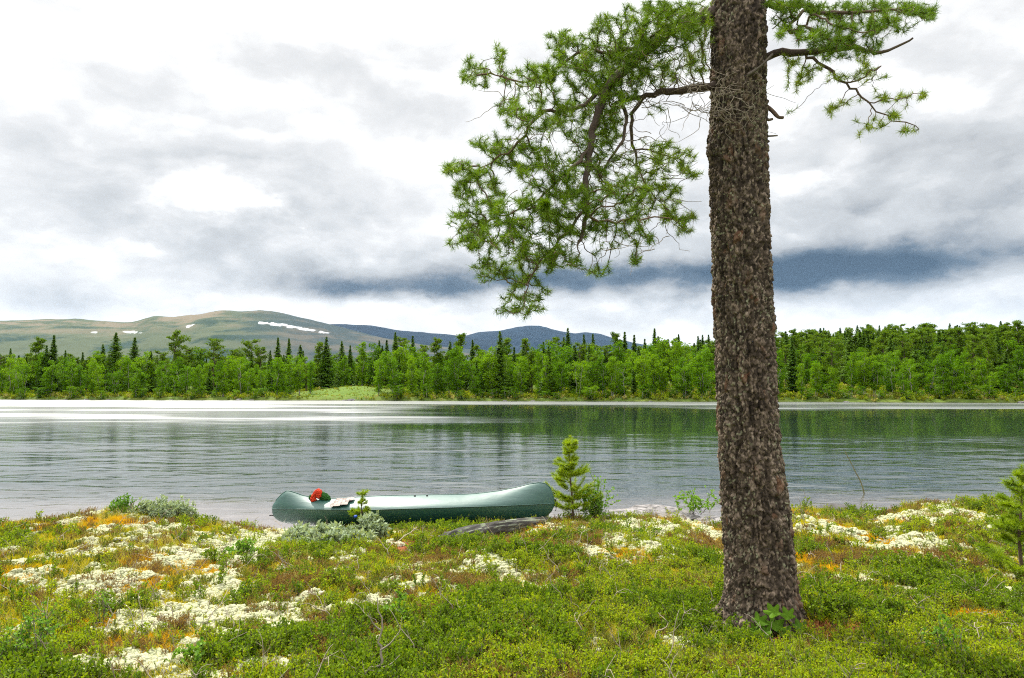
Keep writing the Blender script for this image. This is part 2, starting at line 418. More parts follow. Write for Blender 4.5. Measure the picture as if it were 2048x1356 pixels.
def make_lake():
    """real ripples: rough on the left and in a cat's-paw strip under the far shore, calm in the lee on the right"""
    ys = 7.5*np.exp(np.arange(0, math.log(89/7.5), .0027)); us = np.linspace(-1, 1, 520)
    Y, U = np.meshgrid(ys, us, indexing='ij'); X = U*(.86*Y+3)
    wob = fbm(X*.035, Y*.12, 0, 401, 4)-.5
    side = sstep(X/np.maximum(Y, 5)+.5*wob, -.22, .06)
    fw = 105-.135*X-Y
    strip = sstep(-(fw+30*wob), -31, -17)
    near = sstep(-(Y+18*wob), -40, -22)
    calm = side*(1-strip)*(1-.60*near)
    lane = sstep(fbm(X*.05+.02*Y, Y*.22, 0, 411, 4), .38, .62)
    amp = (1-.86*calm)*(.55+.65*lane)
    def w(lx, ly, a, k, far):
        ca, sa = cos(.10*(k % 3-1)), sin(.10*(k % 3-1))
        return a*(fbm((X*ca+Y*sa)/lx, (Y*ca-X*sa)/ly, 0, 420+k, 2)-.5)*2*sstep(-Y, -far*1.6, -far*.6)
    H = w(3.6, 1.5, .026, 0, 200)+w(1.5, .62, .017, 1, 60)+w(.62, .27, .0095, 2, 45)+w(.30, .13, .0046, 3, 24)
    edge = sstep(1-np.abs(U), 0, .03)*sstep(-Y, -88.9, -82)
    Z = H*amp*edge
    rough = .03+(.05+.24*sstep(Y, 14, 60))*(1-.85*calm)*(.6+.5*lane)
    rough = np.maximum(rough, .24*sstep(-fw, -24, -14)*(1-.6*side))
    mb = MB(); mb.add(np.stack([X, Y, Z], -1).reshape(-1, 3), grid_faces(*X.shape)[:, ::-1], np.repeat(rough.reshape(-1, 1), 3, 1))
    y0, y1 = ys[0], ys[-1]; a0, a1 = .86*y0+3, .86*y1+3
    V = [(-900, y0, 0), (-a0, y0, 0), (-a1, y1, 0), (-900, y1, 0), (a0, y0, 0), (900, y0, 0), (900, y1, 0), (a1, y1, 0), (-900, 330, 0), (900, 330, 0)]
    mb.add(V, [(0, 1, 2, 3), (4, 5, 6, 7), (3, 2, 7, 6)], (.30, .3, .3)); mb.add(V, [(3, 6, 9, 8)], (.30, .3, .3))
    tag(mb.build('lake', material('lake_water', water_mat)), kind='structure')
make_lake()

# ------------------------------------------------------------------ far shore and hills
def far_z(x, y):
    d = y-shore_y(x)
    xr = x/np.maximum(y, 1)
    slope = .022+.075*sstep(xr, -.1, .6)
    z = .75*sstep(d, -.6, 2.2)-.5*(1-sstep(d, -6, 0))-.25+np.minimum(np.maximum(d-2, 0), 130)*slope*1.0
    z = z+1.35*np.exp(-((x+29.5)/9)**2-((d-17)/9)**2)
    z = z+.5*(fbm(x*.12, y*.12, 0, 7, 3)-.5)*sstep(d, 0, 6)+.28*(fbm(x*.7, y*.7, 0, 8, 3)-.5)*sstep(d, .5, 2)
    return z
def make_far():
    xs = np.concatenate([np.linspace(-1500, -140, 30)[:-1], np.linspace(-140, 140, 420), np.linspace(140, 1500, 30)[1:]])
    us = np.concatenate([np.linspace(-8, 12, 60), np.geomspace(12.5, 700, 60)])
    X, U = np.meshgrid(xs, us, indexing='ij'); Y = shore_y(X)+U
    Z = far_z(X, Y)
    n = fbm(X*.5, Y*.5, 0, 9, 4)[..., None]; n2 = fbm(X*2.5, Y*2.5, 0, 10, 3)[..., None]
    c = np.array((.045, .085, .012))*(1-n)+np.array((.11, .135, .022))*n
    c = c*(.6+.8*n2)
    md = sstep(np.exp(-((X+29.5)/8)**2-((U-11)/9)**2), .15, .5)[..., None]; c = c*(1-md)+np.array((.080, .128, .018))*(.7+.6*n2)*md
    sh = sstep(U, .9, .2)[..., None]
    c = c*(1-sh)+np.array((.05, .045, .035))*(.4+1.2*n2)*sh
    mb = MB(); mb.add(np.stack([X, Y, Z], -1).reshape(-1, 3), grid_faces(*X.shape), c.reshape(-1, 3))
    tag(mb.build('far_shore', colmat('far_heath', .95, .1, 3, .3, .5, .2)), kind='structure')
make_far()

def hill(name, D, sky_pts, depth, colf, mat, snow=(), seed=0, foot=-3.0):
    px = np.linspace(sky_pts[0][0]-160, sky_pts[-1][0]+160, 760)
    sp = np.array([(sky_pts[0][0]-160, 771)]+list(sky_pts)+[(sky_pts[-1][0]+160, 771)], float)
    py = np.interp(px, sp[:, 0], sp[:, 1])
    k = np.exp(-np.linspace(-2, 2, 15)**2); k /= k.sum()
    py = np.convolve(np.pad(py, 7, 'edge'), k, 'valid')
    ridge = np.array([at(a, b, D) for a, b in zip(px, py)])
    nv = 130
    t = np.linspace(0, 1.25, nv)
    V = np.zeros((len(px), nv, 3)); S = np.zeros((len(px), nv))
    for j, tt in enumerate(t):
        y = D-depth*(1-tt)
        x = ridge[:, 0]*(y/D)
        prof = np.sin(min(tt, 1.0)*pi/2)**1.15 if tt <= 1 else 1-(tt-1)*1.2
        bumps = (fbm(x*.0016, y*.0016*1.5, 0, seed, 6, .55)-.5)*.16*ridge[:, 2]*np.sin(min(tt, 1)*pi)
        V[:, j] = np.stack([x, np.full(len(px), y), foot+(ridge[:, 2]-foot)*prof+bumps], -1)
    ppx = 1024+F*V[..., 0]/V[..., 1]; ppy = 770-F*(V[..., 2]-CAMZ)/V[..., 1]
    for sx, sy, rx, ry, ang in snow:
        ca, sa = cos(ang), sin(ang)
        dx, dy = ppx-sx, ppy-sy
        u, v = (dx*ca+dy*sa)/rx, (-dx*sa+dy*ca)/ry
        S = np.maximum(S, (1-np.hypot(u, v))+2.0*(fbm(ppx*.09, ppy*.35, 0, seed+3, 5, .6)-.5))
    S = .9*sstep(S, .05, .5)[..., None]
    h = (V[..., 2]/ridge[:, None, 2])
    n = fbm(V[..., 0]*.0035, V[..., 1]*.0035, V[..., 2]*.016, seed+9, 6, .68)
    c = colf(ppx, h, n)
    c = c*.74*(1-S)+np.array((.72, .74, .78))*S
    mb = MB(); mb.add(V.reshape(-1, 3), grid_faces(*V.shape[:2]), c.reshape(-1, 3))
    tag(mb.build(name, mat), kind='structure')
hm = colmat('fell_heath', .95, .05, .02, .30)
def fell(px, h, n):
    n = n[..., None]; e = sstep(px, 420, 620)[..., None]
    t = sstep(h+.5*(n[..., 0]-.5), .55, .9)[..., None]
    lo = np.array((.022, .046, .028)); md = np.array((.075, .092, .046)); hi = np.array((.17, .14, .090))
    a = lo*(1-sstep(n, .38, .52))+md*sstep(n, .38, .52)
    b = md*(1-sstep(n, .46, .62))+hi*sstep(n, .46, .62)
    c = a*(1-t)+b*t
    return c*(1-e)+(np.array((.035, .052, .050))*(1-sstep(n, .45, .65))+np.array((.085, .08, .062))*sstep(n, .45, .65))*e
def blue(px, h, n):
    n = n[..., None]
    return np.array((.006, .018, .034))*(.7+.7*n)+0*h[..., None]  # haze blue and cloud shade are put into the hills' base colour
hill('mountain', 5200, [(-900, 690), (-400, 660), (-100, 650), (0, 648), (60, 648), (140, 645), (180, 648), (250, 650), (272, 648), (300, 639), (315, 637), (345, 641), (400, 635), (440, 629), (480, 631), (520, 629), (560, 636), (610, 647), (650, 656), (700, 667), (760, 680), (850, 694), (960, 705), (1050, 712)],
     2600, fell, hm, [(528, 646, 20, 2.0, .14), (568, 651, 34, 2.1, .15), (612, 659, 24, 2.3, .12), (642, 664, 12, 1.8, .2), (258, 664, 15, 2.0, .05), (375, 652, 10, 1.6, -.25), (186, 665, 6, 1.2, 0)], 3)
hill('blue_hill', 7400, [(420, 700), (520, 668), (600, 655), (650, 653), (680, 652), (745, 654), (800, 664), (850, 668), (900, 672), (930, 676), (1000, 690), (1100, 706), (1200, 712)], 3000, blue, hm,
     [(712, 677, 26, 4, .15), (745, 681, 12, 2, .1)], 13)
hill('blue_peak', 9500, [(800, 705), (880, 688), (930, 675), (960, 667), (1000, 664), (1030, 658), (1052, 654), (1080, 656), (1130, 667), (1150, 670), (1170, 667), (1200, 670), (1230, 680), (1290, 692), (1380, 702), (1500, 706)], 3500, blue, hm, [], 23)

# ------------------------------------------------------------------ haze
def make_haze():
    mb = MB()
    x0, x1, y0, y1, z0, z1 = -8000, 8000, -60, 10300, -4.0, 1100
    V = [(x0, y0, z0), (x1, y0, z0), (x1, y1, z0), (x0, y1, z0), (x0, y0, z1), (x1, y0, z1), (x1, y1, z1), (x0, y1, z1)]
    mb.add(V, [(0, 3, 2, 1), (4, 5, 6, 7), (0, 1, 5, 4), (1, 2, 6, 5), (2, 3, 7, 6), (3, 0, 4, 7)])
    m = bpy.data.materials.new('haze'); m.use_nodes = True; q = NT(m.node_tree)
    v = q.n('ShaderNodeVolumePrincipled'); v.inputs['Color'].default_value = (.40, .66, 1.0, 1); v.inputs['Density'].default_value = HAZE
    out = q.n('ShaderNodeOutputMaterial'); q.t.links.new(v.outputs[0], out.inputs['Volume'])
    tag(mb.build('haze', m, smooth=False), kind='stuff')
HAZE = 1.35e-5
make_haze()

# ------------------------------------------------------------------ far trees
M_BIRCH = leaf_mat('birch_leaves', [(.040, .105, .004), (.100, .205, .005), (.170, .275, .010)], .45, .6, .05, (1.1, 1.15, .35))
M_SPRUCE = leaf_mat('spruce_needles', [(.040, .095, .006), (.085, .155, .010)], .35, .6, .05)
M_PINE = leaf_mat('pine_needles_far', [(.070, .135, .006), (.115, .190, .012)], .38, .6, .05)
M_WHITE = plain('birch_bark', (.24, .23, .19), .8, .2, .6, 4)
M_BROWN = plain('conifer_bark', (.085, .060, .042), .9, .2, .4, 4)

def clump(rng, c, r, n, size, flat=.7):
    d = rand_unit(n, rng)*(rng.random((n, 1))**.45)*r
    d[:, 2] *= flat
    C = c+d
    U = rand_unit(n, rng)*size*(.6+.8*rng.random((n, 1)))
    W = unit(np.cross(U, rand_unit(n, rng)))*np.linalg.norm(U, axis=1, keepdims=True)*.55
    return C, U, W
def birch_proto(seed, kind):
    rng = np.random.default_rng(seed)
    tr, cr = MB(), MB()
    lean = {'leaning': .22}.get(kind, .05)*rng.choice((-1, 1))
    wd = {'narrow': .11, 'bushy': .24, 'round': .19, 'open': .19, 'leaning': .17, 'tall': .14}[kind]
    base = {'bushy': .03, 'open': .16, 'tall': .14}.get(kind, .07)
    n = 9; z = np.linspace(0, .94, n)
    stem = np.stack([lean*z**1.3+.02*rng.normal(size=n)*z, .03*rng.normal(size=n)*z, z], -1)
    tube(tr, stem, np.linspace(.011, .003, n), 5)
    stems = [stem]
    for k in range(2 if kind in ('bushy', 'round', 'open') else 1):
        s2 = stem.copy(); off = rng.normal(size=2)*.09*(1+(kind == 'bushy'))
        s2[:, 0] += off[0]*z+off[0]*.3; s2[:, 1] += off[1]*z+off[1]*.3; s2[:, 2] *= .8+.15*rng.random()
        tube(tr, s2, np.linspace(.009, .002, n), 4); stems.append(s2)
    for s in stems:
        top = s[-1][2]
        for k in range(17 if len(stems) == 1 else 11):
            h = base+(top-base)*(k+rng.random())/(17 if len(stems) == 1 else 11)
            p = np.array([np.interp(h, s[:, 2], s[:, i]) for i in range(3)])
            prof = np.sin(np.clip((h-base*.6)/(1.03-base*.6), 0, 1)*pi)**.8
            a = rng.random()*2*pi
            L = wd*prof*(.45+.75*rng.random())
            e = p+np.array((cos(a)*L, sin(a)*L, .05+.35*L*rng.random()))
            tube(tr, np.array([p, (p+e)/2+(0, 0, .012), e]), (.0022, .0016, .001), 3, cap=False)
            for f, m_ in ((1, 58), (.55, 44)):
                C, U, W = clump(rng, p+(e-p)*f, .088*(.7+.6*rng.random()), m_, .0165)
                v, f_ = quads(C, U, W)
                cr.add(v, f_, np.repeat(rng.random((m_, 1))*.6+.4*rng.random(), 4, 0).repeat(3, 1))
        C, U, W = clump(rng, s[-1], .06, 22, .020, 1.3); v, f_ = quads(C, U, W); cr.add(v, f_, (.7, .7, .7))
    return tr.mesh('trunk', M_WHITE), cr.mesh('crown', M_BIRCH, False)
def spruce_proto(seed, wd, gap=0.0):
    rng = np.random.default_rng(seed); tr, cr = MB(), MB()
    tube(tr, [(0, 0, 0), (0.004, 0, .5), (0, 0, 1)], (.012, .008, .001), 6)
    z = .05
    while z < .985:
        prof = (1-z)**.85*wd*1.6*(.65+.55*rng.random())+.006
        nb = 7 if z < .8 else 5
        for k in range(nb):
            if rng.random() < gap: continue
            a = 2*pi*(k+rng.random()*.8)/nb; L = prof*(.65+.5*rng.random())
            dr = np.array((cos(a), sin(a), 0.)); side = np.array((-sin(a), cos(a), 0.))
            m_ = max(4, int(14*L/wd)+4)
            t = (np.arange(m_)+rng.random(m_))/m_
            C = dr*t[:, None]*L; C[:, 2] = z-.45*L*t+.35*L*t*t+.006*rng.normal(size=m_)
            C += side*(rng.normal(size=(m_, 1))*.16*L*(1-.4*t[:, None]))
            U = dr*(.013+.004*rng.random((m_, 1)))+side*rng.normal(size=(m_, 1))*.009; U[:, 2] -= .010
            W = side*(.011)+rng.normal(size=(m_, 3))*.003
            v, f_ = quads(C, U, W); cr.add(v, f_, np.repeat(rng.random((m_, 1)), 4, 0).repeat(3, 1))
        z += .017+.010*rng.random()
    return tr.mesh('trunk', M_BROWN), cr.mesh('crown', M_SPRUCE, False)
def pine_proto(seed, wd, base, flat):
    rng = np.random.default_rng(seed); tr, cr = MB(), MB()
    n = 8; z = np.linspace(0, .95, n)
    stem = np.stack([.02*rng.normal(size=n)*z, .02*rng.normal(size=n)*z, z], -1)
    tube(tr, stem, np.linspace(.016, .004, n), 6)
    nb = 34
    for k in range(nb):
        h = base+(.95-base)*(k+rng.random())/nb
        p = np.array([np.interp(h, z, stem[:, i]) for i in range(3)])
        tt = (h-base)/(1-base)
        prof = wd*(np.sin((tt*.86+.14)*pi)**.55 if flat else (1-tt)**.65*.9+.12)
        a = rng.random()*2*pi; L = prof*(.35+.75*rng.random())
        e = p+np.array((cos(a)*L, sin(a)*L, .20*L+.02))
        tube(tr, np.array([p, (p+e)/2-(0, 0, .01), e]), (.005, .004, .002), 4, cap=False)
        for f in (1, .6):
            m_ = 34
            C, U, W = clump(rng, p+(e-p)*f+(0, 0, .012), .060*(.7+.6*rng.random()), m_, .019, .55)
            U[:, 2] = np.abs(U[:, 2])
            v, f_ = quads(C, U, W*.75); cr.add(v, f_, np.repeat(rng.random((m_, 1))*.7+.3*rng.random(), 4, 0).repeat(3, 1))
    return tr.mesh('trunk', M_BROWN), cr.mesh('crown', M_PINE, False)

BKINDS = ['round', 'narrow', 'leaning', 'bushy', 'open', 'tall', 'round', 'bushy', 'narrow', 'open']
BIRCH = [birch_proto(40+i, k) for i, k in enumerate(BKINDS)]
SPRUCE = [spruce_proto(60+i, w, g) for i, (w, g) in enumerate([(.13, .05), (.17, .05), (.105, .12), (.21, .0), (.15, .2)])]
PINE = [pine_proto(80+i, w, b, f) for i, (w, b, f) in enumerate([(.24, .35, True), (.20, .22, False), (.28, .30, True), (.22, .15, False), (.19, .30, True)])]

SECT = [(-300, 130, 'at the left end of the shore'), (130, 250, 'left of the small snow patch'), (250, 345, 'below the small snow patch'), (345, 450, 'below the brown summit'), (450, 560, 'left of the long snow streak'),
        (560, 660, 'under the long snow streak'), (660, 780, 'beside the pale meadow'), (780, 920, 'above the canoe\'s middle'), (920, 1010, 'left of the blue peak'), (1010, 1115, 'below the blue peak'), (1115, 1200, 'above the pine sapling'),
        (1200, 1300, 'right of the blue peak'), (1300, 1430, 'just left of the big trunk'), (1430, 1555, 'behind the big trunk'), (1555, 1640, 'just right of the big trunk'), (1640, 1740, 'above the thin rod'),
        (1740, 1860, 'right of the thin rod'), (1860, 1960, 'under the dark right cloud'), (1960, 2500, 'at the right end of the shore')]
ORD = ['', 'second ', 'third ', 'fourth ', 'fifth ', 'sixth ', 'seventh ', 'eighth ', 'ninth ', 'tenth ', 'eleventh ', 'twelfth ']
TREES = []
def far_tree(kind, idx, px, D, height=None, top=None, row='front', sx=1.0):
    x = (px-1024)/F*D; z = float(far_z(np.array(x), np.array(D)))-.1
    if top is not None: height = at(px, top, D)[2]-z
    TREES.append(dict(kind=kind, idx=idx, px=px, x=x, y=D, z=z, h=height, row=row, sx=sx))
def D0(px):
    D = 100.
    for _ in range(8): D = float(shore_y(np.array((px-1024)/F*D)))
    return D
tr_ = random.Random(5)
# the shoreline birches, three rows deep
for row, off, step, hs in (('front', (2.5, 6), 26, (4.4, 6.8)), ('second', (9, 15), 31, (5.8, 7.6)), ('third', (22, 30), 33, (6.2, 8.2))):
    px = -70
    while px < 2120:
        p = px+tr_.uniform(-11, 11)
        if not (630 < p < 745 and row != 'third'):
            D = D0(p)+tr_.uniform(*off)
            far_tree('birch', tr_.randrange(10), p, D, tr_.uniform(*hs)*tr_.uniform(.82, 1.22)*(.92 if p < 700 else (1.05 if p < 1440 else (.95 if row == 'front' else .82))), row=row, sx=tr_.uniform(.85, 1.15))
        px += step
# conifers that stand out of the birches: (kind, pattern, px, top py, metres behind the waterline)
CON = [('pine', 1, 75, 674, 14), ('spruce', 2, 106, 669, 10), ('spruce', 0, 92, 690, 9), ('spruce', 3, 230, 664, 16), ('spruce', 1, 205, 688, 17), ('spruce', 1, 268, 674, 24), ('pine', 4, 350, 662, 18), ('pine', 0, 372, 692, 20),
       ('pine', 2, 428, 676, 22), ('pine', 0, 502, 679, 30), ('pine', 4, 520, 694, 26), ('spruce', 2, 555, 674, 20), ('spruce', 2, 577, 676, 34), ('spruce', 4, 600, 688, 36), ('spruce', 1, 652, 673, 22), ('pine', 3, 640, 684, 24),
       ('spruce', 1, 683, 682, 34), ('spruce', 0, 420, 732, 7), ('spruce', 0, 282, 712, 12), ('spruce', 2, 540, 700, 14), ('spruce', 0, 790, 664, 24), ('pine', 4, 806, 675, 28), ('spruce', 2, 758, 680, 38), ('spruce', 2, 773, 679, 40),
       ('spruce', 2, 825, 671, 30), ('pine', 1, 872, 675, 30), ('spruce', 4, 900, 681, 40), ('pine', 1, 921, 667, 32), ('spruce', 0, 945, 679, 36), ('spruce', 1, 1000, 662, 5), ('pine', 3, 1015, 676, 24), ('pine', 3, 1050, 677, 26),
       ('spruce', 2, 1087, 683, 36), ('spruce', 0, 1097, 692, 4), ('pine', 4, 1112, 674, 40), ('spruce', 2, 1136, 655, 38), ('spruce', 4, 1128, 672, 42), ('spruce', 2, 1168, 668, 46), ('spruce', 2, 1186, 667, 40), ('pine', 1, 1232, 664, 40),
       ('spruce', 0, 1250, 663, 48), ('spruce', 0, 1269, 669, 50), ('spruce', 2, 1290, 677, 48), ('spruce', 2, 1310, 656, 40), ('spruce', 0, 1317, 672, 30), ('spruce', 2, 1337, 677, 52), ('pine', 4, 1350, 676, 50), ('spruce', 0, 1358, 668, 48),
       ('spruce', 2, 1397, 671, 50), ('spruce', 2, 1406, 669, 54), ('spruce', 0, 1418, 669, 50), ('pine', 3, 1548, 658, 26), ('pine', 1, 1590, 671, 34), ('pine', 0, 1612, 676, 36), ('pine', 1, 1650, 667, 36), ('spruce', 1, 1692, 661, 40),
       ('pine', 3, 1668, 674, 44), ('pine', 0, 1720, 669, 42), ('pine', 1, 1742, 668, 44), ('spruce', 1, 1757, 672, 48), ('spruce', 0, 1776, 667, 46), ('spruce', 2, 1789, 666, 52), ('spruce', 0, 1808, 660, 44), ('pine', 4, 1835, 660, 46),
       ('pine', 0, 1862, 660, 46), ('pine', 2, 1892, 658, 44), ('pine', 1, 1922, 669, 42), ('pine', 1, 1952, 651, 34), ('pine', 3, 1985, 652, 32), ('pine', 1, 2002, 650, 28), ('pine', 3, 2038, 641, 26), ('pine', 0, 2070, 645, 26),
       ('spruce', 3, 1885, 696, 8), ('spruce', 3, 1990, 690, 10), ('pine', 3, 1965, 690, 12), ('spruce', 3, 2012, 700, 9), ('pine', 3, 1640, 700, 24), ('pine', 1, 1745, 704, 22), ('pine', 3, 1700, 694, 30), ('pine', 0, 1800, 690, 30),
       ('pine', 4, 1215, 690, 30), ('pine', 0, 1160, 686, 30), ('pine', 1, 958, 690, 26), ('pine', 3, 1575, 690, 28), ('spruce', 2, 795, 715, 10), ('spruce', 0, 130, 700, 22), ('pine', 0, 320, 702, 26), ('pine', 2, 470, 700, 30),
       ('spruce', 2, 700, 690, 44), ('spruce', 0, 725, 688, 42), ('pine', 4, 850, 690, 36), ('spruce', 2, 20, 696, 36), ('spruce', 0, 165, 704, 30), ('pine', 1, 1260, 700, 34), ('pine', 3, 1330, 694, 34), ('pine', 1, 1385, 690, 38)]
for k, i, px, top, off in CON:
    far_tree(k, i, px, D0(px)+off, top=top, row='front' if off < 13 else 'back', sx=1.0)
# smaller conifers mixed through the wood
for k in range(92):
    px = -40+2160*(k+tr_.random())/92; off = tr_.uniform(7, 30)
    if 625 < px < 750 and off < 26: continue
    kind = 'pine' if tr_.random() < (.5 if px > 1440 else .4) else 'spruce'
    far_tree(kind, tr_.randrange(5), px, D0(px)+off, height=tr_.uniform(5.0, 8.6)*(1.1 if px > 1000 else .95), row='front' if off < 12 else 'back')
# bushes on the waterline
for px in list(range(-30, 2090, 36)):
    p = px+tr_.uniform(-20, 20)
    if 630 < p < 745: continue
    far_tree('bush', tr_.choice((3, 7)), p, D0(p)+tr_.uniform(1.2, 3.0), tr_.uniform(1.2, 2.3), row='front', sx=tr_.uniform(1.5, 2.1))
B_ADJ = {'round': 'rounded', 'narrow': 'narrow', 'leaning': 'leaning', 'bushy': 'bushy', 'open': 'open airy', 'tall': 'tall'}
S_ADJ = ['even dark', 'full dark', 'slim', 'broad skirted', 'ragged']
P_ADJ = ['flat crowned', 'pointed', 'spreading', 'dense', 'thin topped']
def describe(t):
    sec = next(i for i, (a, b, _) in enumerate(SECT) if a <= t['px'] < b)
    if t['kind'] == 'birch': a = B_ADJ[BKINDS[t['idx']]]+' green birch'
    elif t['kind'] == 'bush': a = 'low green bush'
    elif t['kind'] == 'spruce': a = S_ADJ[t['idx']]+' spruce'
    else: a = P_ADJ[t['idx']]+' pine'
    r = {'front': 'in the waterline row', 'second': 'in the second row', 'third': 'in the third row', 'back': 'rising from the wood'}[t['row']]
    return sec, a, r
seen = {}
TREES.sort(key=lambda t: t['px'])
for t in TREES: seen.setdefault(describe(t), []).append(t)
for key, lst in seen.items():
    sec, a, r = key
    for n_, t in enumerate(lst):
        first = 'leftmost ' if len(lst) > 1 else ''
        o_ = (first if n_ == 0 else ORD[n_])
        t['label'] = f"{o_}{a} {r} {SECT[sec][2]}"
for t in TREES:
    kind = t['kind']
    P = {'birch': BIRCH, 'bush': BIRCH, 'spruce': SPRUCE, 'pine': PINE}[kind][t['idx']]
    o = empty({'birch': 'birch_tree', 'bush': 'shore_bush', 'spruce': 'spruce_tree', 'pine': 'far_pine_tree'}[kind], (t['x'], t['y'], t['z']), tr_.uniform(0, 6.28))
    o.scale = (t['h']*t['sx'], t['h']*t['sx'], t['h'])
    tag(o, t['label'], {'bush': 'bush'}.get(kind, 'tree'), {'birch': 'birches along the far shore', 'bush': 'bushes on the far waterline', 'spruce': 'spruces among the far birches', 'pine': 'pines in the far wood'}[kind])
    place('trunk' if kind != 'bush' else 'stem', P[0], o); place('crown' if kind != 'bush' else 'foliage', P[1], o)

# ------------------------------------------------------------------ scattering of things nobody could count (one object each)
def scatter(name, P, rot, scale, idx, protos, label=None):
    """points carry rotation, size and pattern number; a node group puts the plant there"""
    me = bpy.data.meshes.new(name); n = len(P)
    me.vertices.add(n); me.vertices.foreach_set('co', np.asarray(P, np.float32).ravel())
    for nm, ty, key, d in (('rot', 'FLOAT_VECTOR', 'vector', rot), ('size', 'FLOAT_VECTOR', 'vector', scale), ('pick', 'INT', 'value', idx)):
        a = me.attributes.new(nm, ty, 'POINT'); a.data.foreach_set(key, np.asarray(d, np.int32 if ty == 'INT' else np.float32).ravel())
    o = place(name, me)
    c = bpy.data.collections.new(name+' patterns')
    for k, pm in enumerate(protos):
        for j, part in enumerate(pm if isinstance(pm, tuple) else (pm,)):
            pass
        po = bpy.data.objects.new(f'{name}_pattern_{k:02d}', pm); c.objects.link(po)
    g = bpy.data.node_groups.new(name+' scatter', 'GeometryNodeTree')
    g.interface.new_socket('Geometry', in_out='INPUT', socket_type='NodeSocketGeometry'); g.interface.new_socket('Geometry', in_out='OUTPUT', socket_type='NodeSocketGeometry')
    N, Lk = g.nodes, g.links
    gi, go = N.new('NodeGroupInput'), N.new('NodeGroupOutput')
    ip = N.new('GeometryNodeInstanceOnPoints'); ci = N.new('GeometryNodeCollectionInfo')
    ci.inputs['Collection'].default_value = c; ci.inputs['Separate Children'].default_value = True; ci.inputs['Reset Children'].default_value = True
    Lk.new(gi.outputs[0], ip.inputs['Points']); Lk.new(ci.outputs[0], ip.inputs['Instance']); ip.inputs['Pick Instance'].default_value = True
    for nm, ty, sk in (('rot', 'FLOAT_VECTOR', 'Rotation'), ('size', 'FLOAT_VECTOR', 'Scale'), ('pick', 'INT', 'Instance Index')):
        a = N.new('GeometryNodeInputNamedAttribute'); a.data_type = ty; a.inputs['Name'].default_value = nm; Lk.new(a.outputs[0], ip.inputs[sk])
    Lk.new(ip.outputs[0], go.inputs[0])
    md = o.modifiers.new('scatter', 'NODES'); md.node_group = g
    tag(o, label, kind='stuff'); return o
def join(*meshes):
    """one pattern mesh out of several, keeping their materials"""
    mb = MB(); mats = []
    for m in meshes:
        n = len(m.vertices); V = np.zeros(n*3, np.float32); m.vertices.foreach_get('co', V)
        C = np.zeros(n*4, np.float32); m.color_attributes['Col'].data.foreach_get('color', C)
        C = C.reshape(-1, 4)[:, :3]; V = V.reshape(-1, 3)
        f3 = [p.vertices[:] for p in m.polygons if len(p.vertices) == 3]; f4 = [p.vertices[:] for p in m.polygons if len(p.vertices) == 4]
        mi = len(mats); mats.append(m.materials[0])
        base = mb.n; mb.V.append(V.astype(float)); mb.C.append(C.astype(float)); mb.n += n
        if f3: mb.F3.append(np.array(f3)+base); mb.M3.append(np.full(len(f3), mi))
        if f4: mb.F4.append(np.array(f4)+base); mb.M4.append(np.full(len(f4), mi))
    return mb.mesh('pattern', mats, False)

def far_wood():
    rng = np.random.default_rng(77); n = 900
    px = rng.uniform(-200, 2250, n); off = rng.uniform(26, 120, n)
    D = np.array([D0(p) for p in px])+off
    ok = ~((px > 620) & (px < 755) & (off < 34))
    px, D, off = px[ok], D[ok], off[ok]; n = len(px)
    x = (px-1024)/F*D; z = far_z(x, D)-.1
    con = rng.random(n) < np.where(px > 1450, .85, np.where(px > 1000, .5, .28))
    pick = np.where(con, rng.integers(4, 10, n), rng.integers(0, 4, n))
    h = np.where(con, rng.uniform(6.8, 9.2, n), rng.uniform(5.6, 7.4, n))*np.where(px > 1550, 1.08, 1.0)
    protos = [join(*BIRCH[i]) for i in (0, 3, 5, 6)]+[join(*SPRUCE[i]) for i in (0, 1, 2)]+[join(*PINE[i]) for i in (0, 1, 3)]
    rot = np.zeros((n, 3)); rot[:, 2] = rng.uniform(0, 6.28, n)
    s = np.stack([h*1.15, h*1.15, h], -1)
    scatter('background_forest', np.stack([x, D, z], -1), rot, s, pick, protos, 'mixed birch and conifer forest behind the shore trees')
far_wood()

# ------------------------------------------------------------------ the big pine
M_BARK = colmat('pine_bark', .9, .15, 90, .40, .35, .004)
M_LIMB = colmat('limb_bark', .9, .15, 60, .45, .3, .004)
M_NEEDLE = leaf_mat('pine_needles', [(.060, .135, .006), (.125, .220, .008), (.24, .32, .014)], .36, .45, .18)
M_DRY = plain('dry_twig', (.26, .22, .17), .9, .1, .4, 30)
TD = 5.08
EDGES = np.array([(-60, 1421, 1528), (0, 1421, 1530), (120, 1420, 1531), (250, 1420, 1533), (285, 1417, 1533), (300, 1415, 1533), (325, 1419, 1534), (500, 1424, 1538), (700, 1430, 1549), (800, 1434, 1553), (900, 1437, 1560),
                  (1000, 1443, 1577), (1100, 1450, 1585), (1180, 1451, 1594), (1220, 1448, 1603), (1245, 1438, 1618), (1275, 1418, 1648)])
def worley(x, y, z, seed):
    ix, iy, iz = np.floor(x), np.floor(y), np.floor(z)
    f1 = np.full(x.shape, 9.0); f2 = f1.copy(); cid = np.zeros(x.shape); oz = np.zeros(x.shape)
    for dx in (-1, 0, 1):
        for dy in (-1, 0, 1):
            for dz in (-1, 0, 1):
                a, b, c = ix+dx, iy+dy, iz+dz
                px_, py_, pz_ = a+_h(a, b, c, seed), b+_h(a, b, c, seed+1), c+_h(a, b, c, seed+2)
                d = np.sqrt((x-px_)**2+(y-py_)**2+(z-pz_)**2); k = _h(a, b, c, seed+3)
                nw = d < f1
                f2 = np.where(nw, f1, np.minimum(f2, d)); cid = np.where(nw, k, cid); oz = np.where(nw, z-pz_, oz); f1 = np.where(nw, d, f1)
    return f1, f2, cid, oz
